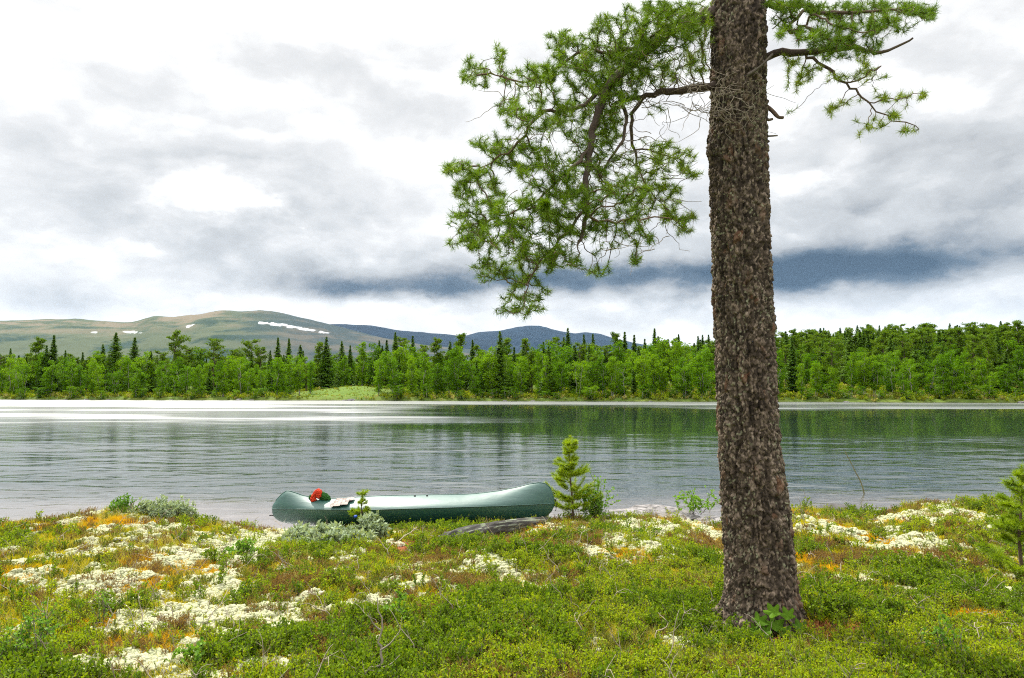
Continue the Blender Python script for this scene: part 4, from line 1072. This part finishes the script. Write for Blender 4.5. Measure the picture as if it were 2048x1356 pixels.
def rock(p, r, seed, label, name='rock', dark=1.0, group=None):
    v, f = ico(5); v = v.copy(); rg = np.random.default_rng(seed)
    h = fbm(v[:, 0]*1.3+seed, v[:, 1]*1.3, v[:, 2]*1.3, seed, 5, .55)
    v = np.sign(v)*np.abs(v)**.8; v = v*(.75+.6*h)[:, None]*np.asarray(r)
    v[:, 2] += .25*r[2]*(fbm(v[:, 0]*6, v[:, 1]*6, 0, seed+2, 3)-.5)
    n = fbm(v[:, 0]*9, v[:, 1]*9, v[:, 2]*9, seed+5, 4)[:, None]; k = sstep(fbm(v[:, 0]*14, v[:, 1]*14, v[:, 2]*14, seed+6, 3), .54, .62)[:, None]
    c = (np.array((.10, .095, .095))*(1-n)+np.array((.30, .28, .27))*n)*dark; c = c*(1-k*.8)+np.array((.045, .043, .04))*k*.8
    mb = MB(); mb.add(v, f, c); o = mb.build(name, M_ROCK, None, True, p); o.rotation_euler = (0, 0, rg.uniform(0, 6))
    tag(o, label, 'rock', group); return o
def gpt(px, py, dz=0.0):
    p = ground_hit(px, py); return p+np.array((0, 0, dz))
rock(gpt(490, 1056, .02), (.15, .13, .10), 3, 'grey boulder at the bank left of the canoe')
rock(gpt(398, 1046, .02), (.11, .10, .06), 5, 'low brownish stone in the moss behind the white lichen')
rock(at(1255, 1030, 12.3), (.55, .35, .10), 7, 'flat grey rock slab right of the pine sapling', dark=1.1)
rock(at(1345, 1034, 12.1), (.50, .35, .13), 9, 'flat cracked rock slab below the leafy branch', dark=.9)
rock(at(1305, 1027, 12.8), (.45, .3, .12), 10, 'low rock slab at the waterline with grass tufts')
rock(at(1672, 1022, 11.35), (.42, .28, .09), 11, 'dark wet rock at the waterline right of the big trunk', dark=.35)
rock(at(1715, 1027, 11.3), (.25, .2, .07), 12, 'small dark rock beside the foot of the thin rod', dark=.4)
rock(at(1425, 1046, 11.6), (.30, .25, .09), 13, 'grey rock at the bank behind the left of the trunk')
rg_ = random.Random(9)
FR = ['pale', 'grey', 'dark', 'small', 'flat']
FARROCKS = [(30, .4), (135, .5), (175, .6), (220, .5), (345, .5), (480, .8), (505, .6), (705, 1.0), (690, .5), (1010, .6), (1065, .5), (1300, .5), (1690, .6), (2040, .9)]
for k, (px, s) in enumerate(FARROCKS):
    D = D0(px)+.5; sec = next(t for a, b, t in SECT if a <= px < b)
    o = rock(((px-1024)/F*D, D, -.02), (s*.75, s*.5, s*.30), 300+k, f'{FR[k % 5]} stone on the far waterline {sec}', 'shore_stone', .8, 'stones along the far waterline')
def stick(name, pts, r, col, label, cat, n=16, wob=.004, seed=1):
    rg = np.random.default_rng(seed); P = smooth_path(pts, n); P[1:-1] += rg.normal(size=(n-2, 3))*wob
    mb = MB(); tube(mb, P-P[0], np.linspace(r[0], r[1], n), 6, col); o = mb.build(name, M_LIMB, None, True, P[0]); tag(o, label, cat); return mb, o, P
b0 = gpt(1744, 1024, -.03)
stick('thin_rod', [b0, at(1728, 985, b0[1]+.05), at(1709, 940, b0[1]+.1), at(1690, 903, b0[1]+.15)], (.019, .008), (.10, .095, .045), 'long thin rod leaning over the water from the bank', 'rod', 14, .0)
b0 = gpt(781, 1094)
mb, o, P = stick('dry_stick', [b0, at(805, 1076, b0[1]+.1), at(834, 1054, b0[1]+.25)], (.007, .005), (.34, .30, .22), 'thin pale dry stick poking up in front of the canoe', 'stick')
mb2 = MB(); tube(mb2, [P[-3]-P[0], P[-1]-P[0]+(.03, 0, -.04)], (.004, .003), 5, (.34, .30, .22)); tube(mb2, [P[-4]-P[0], P[-2]-P[0]+(-.02, 0, .05)], (.004, .003), 5, (.34, .30, .22)); mb2.build('side_twig', M_LIMB, o)
b0 = gpt(770, 1375)
mb, o, P = stick('dead_sapling', [b0, at(764, 1330, b0[1]), at(762, 1270, b0[1]+.02), at(755, 1195, b0[1]+.05)], (.010, .003), (.22, .19, .15), 'bare dead stem standing in the foreground moss', 'dead plant', 16, .006)
for a, b, s in (((763, 1330), (668, 1345), 3), ((762, 1300), (800, 1262), 4), ((760, 1260), (735, 1225), 5), ((764, 1335), (800, 1310), 6), ((715, 1338), (690, 1318), 7)):
    mb2 = MB(); p, q_ = at(*a, b0[1]+.01), at(*b, b0[1]-.05); tube(mb2, smooth_path([p, (p+q_)/2+(0, 0, -.015), q_], 8)-P[0], np.linspace(.006, .002, 8), 5, (.24, .21, .17)); mb2.build('side_twig', M_LIMB, o)

# ------------------------------------------------------------------ shrubs and young trees one can tell apart
M_WILLOW = leaf_mat('grey_willow_leaves', [(.15, .215, .12), (.26, .33, .20), (.38, .45, .30)], .28, .6, .1)
M_GREENW = leaf_mat('green_willow_leaves', [(.055, .15, .015), (.12, .25, .025), (.20, .34, .045)], .42, .5, .1)
M_SAP = leaf_mat('young_pine_needles', [(.13, .23, .008), (.26, .36, .010), (.40, .46, .020)], .35, .45)
M_SAPD = leaf_mat('young_pine_needles_dark', [(.035, .095, .012), (.075, .150, .016), (.14, .21, .022)], .32, .45)
M_TWIG = plain('shrub_twig', (.13, .105, .085), .9, .15, .4, 30)
def shrub(name, base, w, d, h, nstem, leaf, mat, label, cat='shrub', seed=0, per=24, ar=.28, up=.5, bare=.25, group=None, twr=.004):
    rg = np.random.default_rng(seed); sb, lb = MB(), MB()
    for k in range(nstem):
        a = rg.random()*2*pi; q_ = math.sqrt(rg.random())
        e = np.array((cos(a)*q_*w, sin(a)*q_*d, h*(1-.45*q_*q_)*(.6+.5*rg.random())))
        b = np.array((e[0]*.45+rg.normal()*.03, e[1]*.45+rg.normal()*.03, -.03))
        P = smooth_path([b, b*.55+e*.45+rg.normal(size=3)*.05, e], 8); tube(sb, P, np.linspace(twr, twr*.35, 8), 4, cap=False)
        tw = [P]
        for j in range(3):
            i = rg.integers(2, 7); q2 = P[i]+unit(rg.normal(size=3)+(0, 0, up*1.3))*h*.30*(.5+rg.random()); T2 = np.linspace(P[i], q2, 5); tube(sb, T2, np.linspace(twr*.5, twr*.25, 5), 3, cap=False); tw.append(T2)
        for j, T2 in enumerate(tw):
            m_ = per if j == 0 else per//2
            t = bare*(j == 0)+(1-bare*(j == 0))*rg.random(m_); x = t*(len(T2)-1); i0 = np.minimum(x.astype(int), len(T2)-2); f = (x-i0)[:, None]
            C = T2[i0]*(1-f)+T2[i0+1]*f
            U = unit(rg.normal(size=(m_, 3))+np.array((0, 0, up)))*leaf*(.35+.3*rg.random((m_, 1)))
            W = unit(np.cross(U, rg.normal(size=(m_, 3))))*np.linalg.norm(U, axis=1, keepdims=True)*ar*1.6
            v, f4 = quads(C+U, U, W); lb.add(v, f4, np.repeat(rg.random((m_, 1)), 4, 0).repeat(3, 1))
    o = empty(name, base); tag(o, label, cat, group); sb.build('stems', M_TWIG, o); lb.build('foliage', mat, o, False); return o
shrub('willow_shrub', gpt(320, 1038), .55, .25, .27, 56, .050, M_WILLOW, 'grey-green willow shrub on the bank left of the canoe', seed=1)
shrub('willow_shrub', gpt(246, 1028), .24, .2, .26, 18, .040, M_GREENW, 'small upright willow at the left bank\'s highest point', seed=2)
shrub('willow_shrub', gpt(378, 1040), .20, .2, .24, 16, .035, M_WILLOW, 'little grey willow at the bank beside the low brownish stone', seed=3)
shrub('willow_shrub', gpt(650, 1100), .64, .40, .30, 95, .066, M_WILLOW, 'sprawling silvery willow shrub in front of the canoe', seed=4, bare=.4, twr=.006)
shrub('willow_shrub', gpt(742, 1080), .24, .2, .34, 30, .070, M_WILLOW, 'silvery willow tuft above the blue bag', seed=5, bare=.4)
shrub('willow_shrub', at(1400, 1024, 11.9), .42, .2, .50, 12, .055, M_GREENW, 'fresh green leafy branch at the bank left of the trunk', seed=6, ar=.42, up=.3, bare=.3, per=13)
shrub('birch_sapling', gpt(1190, 1043), .24, .2, .78, 26, .040, M_GREENW, 'light green birch sapling close right of the young pine', 'sapling', seed=7, ar=.45, bare=.2)
shrub('willow_shrub', gpt(1770, 1018), .28, .2, .34, 22, .040, M_GREENW, 'thin willow shrub right of the rod', seed=8)
shrub('willow_shrub', gpt(1850, 1008), .40, .25, .20, 40, .030, M_GREENW, 'low green shrub on the bank behind the white lichen hump', seed=9)
shrub('willow_shrub', gpt(1945, 1006), .50, .25, .18, 46, .030, M_GREENW, 'low green shrub on the bank near the right pine', seed=10)
shrub('willow_shrub', gpt(1592, 1014), .16, .15, .24, 14, .040, M_WILLOW, 'small grey willow against the right side of the trunk', seed=11)
shrub('willow_shrub', gpt(620, 1078), .30, .2, .22, 30, .045, M_WILLOW, 'low silvery willow below the canoe\'s left end', seed=12)
shrub('dwarf_birch', gpt(75, 1335), .14, .14, .40, 12, .018, M_GREENW, 'dark twiggy dwarf birch in the lower left corner', seed=13, ar=.6, bare=.2)
shrub('dwarf_birch', gpt(205, 1250), .10, .1, .26, 6, .016, M_GREENW, 'thin bare-tipped dwarf birch beside the big lichen patch', seed=14, ar=.6, per=10)
shrub('dwarf_birch', gpt(25, 1350), .14, .14, .34, 10, .018, M_GREENW, 'leafy dwarf birch cut by the photo\'s left edge', seed=15, ar=.6)
shrub('dwarf_birch', gpt(800, 1262), .13, .13, .22, 10, .020, M_GREENW, 'dark leafy dwarf birch beside the dead stem', seed=16, ar=.6)
shrub('dwarf_birch', gpt(1900, 1330), .16, .14, .28, 12, .018, M_GREENW, 'twiggy dwarf birch at the lower right', seed=17, ar=.6)
shrub('dwarf_birch', gpt(375, 1340), .12, .12, .2, 10, .020, M_GREENW, 'leafy dwarf birch among the lowest white lichen', seed=18, ar=.6)
shrub('dwarf_birch', gpt(490, 1115), .2, .16, .2, 20, .022, M_GREENW, 'dense dwarf birch among white lichen left of the silvery willow', seed=19, ar=.6)

def young_pine(base, h, w, whorls, mat, label, seed, nper=6, ln=.05, bark=(.12, .085, .06), dens=1.0, low=.22):
    rg = np.random.default_rng(seed); sb, nb = MB(), MB()
    n = 12; z = np.linspace(0, 1, n); stem = np.stack([.02*h*np.sin(z*5+seed), .015*h*np.cos(z*4), z*h*.97], -1); stem -= stem[0]
    tube(sb, stem, np.linspace(.012*h+.006, .003, n), 7, bark)
    def needles(P, a, L, m_):
        t = a+(1-a)*rg.random(m_); x = t*(len(P)-1); i0 = np.minimum(x.astype(int), len(P)-2); f = (x-i0)[:, None]
        B = P[i0]*(1-f)+P[i0+1]*f; T = unit(P[i0+1]-P[i0])
        Dn = unit(T*rg.uniform(.5, 1.2, (m_, 1))+rand_unit(m_, rg)*.9+(0, 0, .15)); W = unit(np.cross(Dn, rand_unit(m_, rg)))*.0024
        l_ = L*rg.uniform(.7, 1.15, (m_, 1)); Vn = np.stack([B-W, B+W, B+Dn*l_+W*.3, B+Dn*l_-W*.3], 1).reshape(-1, 3)
        g = np.clip(rg.normal(.5, .2)+.12*rg.normal(size=m_), 0, 1); nb.add(Vn, np.arange(m_*4).reshape(m_, 4), np.repeat(g, 4)[:, None].repeat(3, 1))
    needles(stem, .62, ln, int(240*dens))
    for k in range(whorls):
        t = low+(.90-low)*(k+.35*rg.normal()*(0 < k < whorls-1))/(whorls-1); zc = np.array([np.interp(t, z, stem[:, i]) for i in range(3)])
        R = w*(1-t)**.75*1.0+.03
        for j in range(nper):
            a = 2*pi*(j+rg.random()*.7)/nper; L = R*(.45+.85*rg.random()); dr = np.array((cos(a), sin(a), 0)); b = zc+(0, 0, rg.normal()*.03*h*(k < whorls-1)); lift = rg.uniform(-.12, .3)
            P = np.array([b+dr*L*s+np.array((0, 0, L*((.02+lift)*s+.40*s*s)))+rg.normal(size=3)*.006*s for s in np.linspace(0, 1, 7)]); tube(sb, P, np.linspace(.0055, .0022, 7), 4, bark, False)
            needles(P, .22, ln, int(130*dens*(.4+L/w)))
            for q_ in range(3 if L > .12 else 1):
                i = rg.integers(2, 5); s_ = rg.choice((-1, 1)); d2 = unit(dr+np.array((-sin(a), cos(a), 0))*s_*1.0+(0, 0, .35)); P2 = np.array([P[i]+d2*L*.45*s for s in np.linspace(0, 1, 4)]); tube(sb, P2, np.linspace(.004, .002, 4), 3, bark, False)
                needles(P2, .1, ln, int(75*dens*(.4+L/w)))
    o = empty('young_pine', base); tag(o, label, 'sapling'); sb.build('trunk', M_LIMB, o); nb.build('needles', mat, o, False); return o
b = gpt(1145, 1044); young_pine(b, at(1145, 868, b[1])[2]-b[2], .47, 8, M_SAP, 'bright yellow-green pine sapling by the canoe\'s right end', 1, 7, .060, dens=1.9, low=.14)
b = gpt(726, 1066); young_pine(b, at(726, 978, b[1])[2]-b[2], .19, 4, M_SAP, 'tiny pine sapling in front of the canoe beside the paper', 2, 5, .045, dens=1.1, low=.35)
b = gpt(2046, 1150); young_pine(b, at(2046, 922, b[1])[2]-b[2], .28, 7, M_SAP, 'young pine cut by the photo\'s right edge', 3, 6, .055, dens=1.2, low=.10)

def leafy_plant():
    base = gpt(1556, 1262, .0); o = empty('broadleaf_plant', base); tag(o, 'bright green plant with broad lobed leaves at the foot of the trunk', 'plant')
    rg = np.random.default_rng(8); sb = MB()
    spots = [(1545, 1222, 26), (1575, 1228, 24), (1520, 1240, 26), (1600, 1252, 24), (1552, 1248, 30), (1568, 1262, 26), (1530, 1262, 24), (1585, 1272, 22), (1510, 1258, 20), (1550, 1278, 24)]
    for px, py, s in spots:
        c = at(px, py, base[1]-.16+rg.normal()*.03)-base; R = s*TD/F*.62
        th = np.linspace(0, 2*pi, 41)[:-1]; rr = R*(.82+.20*np.cos(5*th)+.06*np.cos(23*th)); n_ = unit(np.array((rg.normal()*.3, -.55, .8))); a = unit(np.cross(n_, (1, .2, 0))); b_ = np.cross(n_, a)
        ring = c+rr[:, None]*(a*np.cos(th)[:, None]+b_*np.sin(th)[:, None])+n_*(.012*np.cos(5*th))[:, None]
        V = np.vstack([ring, c-n_*.012]); mb = MB(); mb.add(V, [(k, (k+1) % 40, 40) for k in range(40)], np.full((41, 3), .3+.5*rg.random()))
        mb.build('leaf', M_LEAFB, o); tube(sb, smooth_path([np.array((rg.normal()*.02, rg.normal()*.02, -.02)), c*.5+(0, 0, .0), c-n_*.012], 6), .0025, 4)
    sb.build('stems', M_TWIG, o)
M_LEAFB = leaf_mat('broad_leaves', [(.055, .130, .006), (.105, .205, .010)], .35, .55, .08)
leafy_plant()

# ------------------------------------------------------------------ ground cover
M_BILB = leaf_mat('bilberry_leaves', [(.11, .20, .008), (.21, .29, .010), (.27, .34, .012), (.34, .35, .018)], .42, .6, .05, (1.15, 1.12, .35))
M_DEEP = leaf_mat('dwarf_birch_leaves', [(.060, .125, .006), (.125, .205, .008), (.21, .29, .012)], .42, .55, .08, (1.15, 1.12, .35))
M_CROW = leaf_mat('crowberry_needles', [(.075, .130, .008), (.16, .20, .012), (.27, .23, .018)], .3, .6, .05)
M_HEATH = leaf_mat('brown_heath', [(.15, .095, .030), (.26, .145, .036), (.24, .20, .035)], .25, .8, .05)
M_GRASS = leaf_mat('dry_grass', [(.24, .26, .040), (.40, .36, .10), (.52, .44, .20)], .3, .7, .05)
M_MOSS = leaf_mat('orange_moss', [(.42, .27, .008), (.56, .30, .008), (.46, .38, .018)], .3, .8, .02)
M_GMOSS = leaf_mat('green_moss', [(.25, .27, .010), (.40, .36, .012), (.52, .40, .020)], .3, .8, .02)
M_LICH = leaf_mat('reindeer_lichen', [(.28, .30, .165), (.38, .39, .24), (.45, .43, .30)], .12, .95, .02, (1, 1, .95))
M_LITTER = leaf_mat('rusty_needle_litter', [(.20, .06, .022), (.34, .12, .045), (.42, .20, .10)], .1, .9)
def sprig(seed, stems, h, spread, per, leaf, ar, mat, stemcol=True, up=.6):
    rg = np.random.default_rng(seed); lb, sb = MB(), MB()
    for k in range(stems):
        a = rg.random()*6.28; e = np.array((cos(a)*spread*rg.random(), sin(a)*spread*rg.random(), h*(.6+.5*rg.random())))
        b = e*(.25, .25, 0)+(0, 0, -.02); P = smooth_path([b, (b+e)/2+rg.normal(size=3)*.012, e], 5); tube(sb, P, np.linspace(.0018, .0008, 5), 3, cap=False)
        t = .25+.75*rg.random(per); x = t*4; i0 = np.minimum(x.astype(int), 3); f = (x-i0)[:, None]; C = P[i0]*(1-f)+P[i0+1]*f
        U = unit(rg.normal(size=(per, 3))+(0, 0, up))*leaf*.5*(.7+.6*rg.random((per, 1))); W = unit(np.cross(U, rg.normal(size=(per, 3))))*leaf*.5*ar
        v, f4 = quads(C+U, U, W); lb.add(v, f4, np.repeat(rg.random((per, 1)), 4, 0).repeat(3, 1))
    return join(sb.mesh('s', M_TWIG), lb.mesh('l', mat, False))
def blades(seed, n, h, spread, w, mat, bend=.5):
    rg = np.random.default_rng(seed); mb = MB()
    a = rg.random(n)*6.28; r = np.sqrt(rg.random(n))*spread; B = np.stack([np.cos(a)*r, np.sin(a)*r, np.full(n, -.01)], -1)
    d = rand_unit(n, rg)*(1, 1, 0)*bend; L = h*(.5+.7*rg.random((n, 1)))
    M_ = B+np.array((0, 0, 1))*L*.55+d*L*.25; T = B+np.array((0, 0, 1))*L*.95+d*L*.9
    W = unit(np.cross(d+(0, 0, .3), rand_unit(n, rg)))*w
    V = np.stack([B-W, B+W, M_+W*.7, M_-W*.7, T+W*.15, T-W*.15], 1).reshape(-1, 3); i = np.arange(n)*6
    Fq = np.concatenate([np.stack([i, i+1, i+2, i+3], -1), np.stack([i+3, i+2, i+4, i+5], -1)])
    mb.add(V, Fq, np.repeat(rg.random(n), 6)[:, None].repeat(3, 1)); return mb.mesh('pattern', mat, False)
def lichen(seed, n=26):
    rg = np.random.default_rng(seed); mb = MB(); v0, f = ico(3)
    for k in range(n):
        a = rg.random()*6.28; q_ = math.sqrt(rg.random()); c = np.array((cos(a)*q_*.055, sin(a)*q_*.055, .030*(1-q_*q_)+.006)); r = .010+.012*rg.random()
        h = fbm(v0[:, 0]*3.2+k*3, v0[:, 1]*3.2, v0[:, 2]*3.2, seed+k, 3, .65); v = v0*(.55+.9*h)[:, None]*r; v[:, 2] *= .85
        mb.add(v+c, f, np.full((len(v), 3), .25+.75*rg.random()))
    return mb.mesh('pattern', M_LICH, True)
def field(seed, n0, y0=3.3, y1=13.2):
    """random spots over the bank as far as it can be seen, thinning with distance"""
    rg = np.random.default_rng(seed); y = y0*(y1/y0)**rg.random(n0)
    x = rg.uniform(-1, 1, n0)*(y*.80+.9); return rg, x, y
def spread_on(name, seed, n0, dens, protos, size, label, tilt=.25, sink=0.0, far_grow=.035):
    rg, x, y = field(seed, n0); L, O, B, G, R = covers(x, y)
    px = 1024+F*x/y; S = np.interp(px, EDGE[:, 0], EDGE[:, 1])
    p = dens(x, y, L, O, B, G, R)*sstep(y-S, .35, .05)
    bx = trunk_axis(np.array([.8]))[0][0]; p = p*(np.hypot(x-bx, y-TD) > .29)
    ok = rg.random(n0) < p; x, y = x[ok], y[ok]; n = len(x)
    rot = np.stack([rg.normal(size=n)*tilt, rg.normal(size=n)*tilt, rg.random(n)*6.28], -1)
    s = rg.uniform(size[0], size[1], n)*(1+far_grow*(y-4)); s3 = np.repeat(s[:, None], 3, 1)
    scatter(name, np.stack([x, y, bank(x, y)-sink], -1), rot, s3, rg.integers(0, len(protos), n), protos, label)
    return n
cnt = {}
cnt['lichen'] = spread_on('reindeer_lichen', 1, 60000, lambda x, y, L, O, B, G, R: L*.9, [lichen(i) for i in range(6)], (.45, 1.1), 'cushions of white reindeer lichen in scattered patches', .3, .008)
cl_ = lambda s, k: (lambda x, y: np.clip((fbm(x*s, y*s, 0, k, 3)-.45)*7, 0, 1))
lf = lambda x, y: sstep(1024+F*x/y, 800, 600)
cA, cB, cC = cl_(2.2, 301), cl_(2.8, 311), cl_(1.6, 321)
cD = lambda x, y: np.clip((fbm(x*1.3, y*1.3, 0, 331, 3)-.50)*7, 0, 1)
cnt['deep'] = spread_on('dwarf_birch_cover', 12, 60000, lambda x, y, L, O, B, G, R: np.clip(.02+.95*G*cD(x, y), 0, 1)*(1-.72*lf(x, y)*sstep(y, 4.2, 5.0))*(1-.92*L)*(1-.85*O)*(1-R)*(1-.5*B),
    [sprig(60+i, 8, .10+.02*(i % 3), .065, 20, .016, .7, M_DEEP) for i in range(6)], (.7, 1.3), 'dark green dwarf birch thicket in the foreground')
cnt['bilb'] = spread_on('bilberry_shrubs', 2, 60000, lambda x, y, L, O, B, G, R: np.clip(.05+.95*G*(.30+.70*cA(x, y))*(1-.7*cD(x, y)), 0, 1)*(1-.45*lf(x, y))*(1-.82*L)*(1-.85*O)*(1-R)*(1-.5*B),
    [sprig(i, 7, .075+.018*(i % 3), .055, 16, .014, .62, M_BILB) for i in range(8)], (.5, 1.45), 'green bilberry and dwarf birch covering the bank')
cnt['crow'] = spread_on('crowberry_mats', 3, 60000, lambda x, y, L, O, B, G, R: np.clip(.05+.55*cB(x, y), 0, 1)*(1-.35*lf(x, y))*(1-.93*L)*(1-.9*O)*(1-R)*(1-.4*B),
    [sprig(20+i, 9, .065, .07, 46, .009, .32, M_CROW, up=.9) for i in range(5)], (.7, 1.3), 'dark green crowberry mats between the mosses')
cnt['heath'] = spread_on('brown_heath', 4, 46000, lambda x, y, L, O, B, G, R: np.clip(.9*B+.30*cC(x, y), 0, 1)*(1-.9*L)*(1-R),
    [sprig(30+i, 10, .075, .06, 40, .009, .3, M_HEATH, up=1.2) for i in range(4)], (.7, 1.3), 'rusty brown heather mats')
cnt['grass'] = spread_on('dry_grass', 5, 30000, lambda x, y, L, O, B, G, R: np.clip(.14+.45*cC(x+9, y)*(1-G), 0, 1)*(1-.75*L)*(1-R)*.7,
    [blades(i, 16, .10, .035, .0011, M_GRASS) for i in range(5)], (.6, 1.5), 'thin straw coloured grass blades')
cnt['moss'] = spread_on('orange_moss', 6, 60000, lambda x, y, L, O, B, G, R: np.clip(O*.95, 0, 1)*(1-.9*L)*(1-R),
    [blades(10+i, 90, .026, .05, .0022, M_MOSS, .8) for i in range(4)], (.9, 1.9), 'orange moss patches', .2, .004)
cnt['gmoss'] = spread_on('green_moss', 7, 70000, lambda x, y, L, O, B, G, R: np.clip(.75*(1-G*.6), 0, 1)*(1-.95*L)*(1-.8*O)*(1-R)*(1-.4*B),
    [blades(20+i, 90, .030, .055, .0024, M_GMOSS, .8) for i in range(4)], (.9, 1.8), 'yellow green moss carpet', .2, .004)
cnt['litter'] = spread_on('needle_litter', 8, 60000, lambda x, y, L, O, B, G, R: R*.95, [blades(30+i, 30, .018, .05, .0022, M_LITTER, 1.6) for i in range(3)], (.8, 1.4), 'rust coloured needle litter in front of the canoe', .4, .003)
def twigs(seed):
    rg = np.random.default_rng(seed); mb = MB(); P = [np.zeros(3)]; a = rg.random()*6.28
    for j in range(6): a += rg.normal()*.4; P.append(P[-1]+np.array((cos(a)*.03, sin(a)*.03, .022+.02*rg.normal())))
    P = smooth_path(P, 10); tube(mb, P, np.linspace(.0026, .001, 10), 4)
    for j in range(3): i = rg.integers(3, 8); tube(mb, [P[i], P[i]+rg.normal(size=3)*.035+(0, 0, .02)], (.0014, .0008), 3)
    return mb.mesh('pattern', M_DRY)
cnt['twig'] = spread_on('bare_twigs', 9, 6000, lambda x, y, L, O, B, G, R: .10+0*x, [twigs(i) for i in range(5)], (.7, 1.7), 'bare dry twigs among the ground plants', .3)
print('COUNTS', cnt)
def far_grass():
    rg = np.random.default_rng(17); n = 9000; px = rg.uniform(-150, 2200, n); off = rg.uniform(.9, 30, n)**1.0
    D = np.array([D0(p) for p in np.linspace(-160, 2210, 200)]); D = np.interp(px, np.linspace(-160, 2210, 200), D)+off; x = (px-1024)/F*D
    rot = np.zeros((n, 3)); rot[:, 2] = rg.random(n)*6.28; s = rg.uniform(2.2, 6.5, n)
    s = np.where(np.exp(-((x+29.5)/8)**2-((off-11)/9)**2) > .2, s*.4, s)
    scatter('shore_herbs', np.stack([x, D, far_z(x, D)-.03], -1), rot, np.repeat(s[:, None], 3, 1), rg.integers(0, 4, n), [sprig(50, 7, .11, .10, 12, .035, .5, M_BILB), sprig(51, 7, .09, .12, 12, .035, .5, M_CROW), sprig(52, 7, .11, .10, 12, .035, .5, M_BILB), sprig(53, 7, .08, .10, 12, .030, .5, M_GRASS)], 'low heath plants along the far shore')
far_grass()
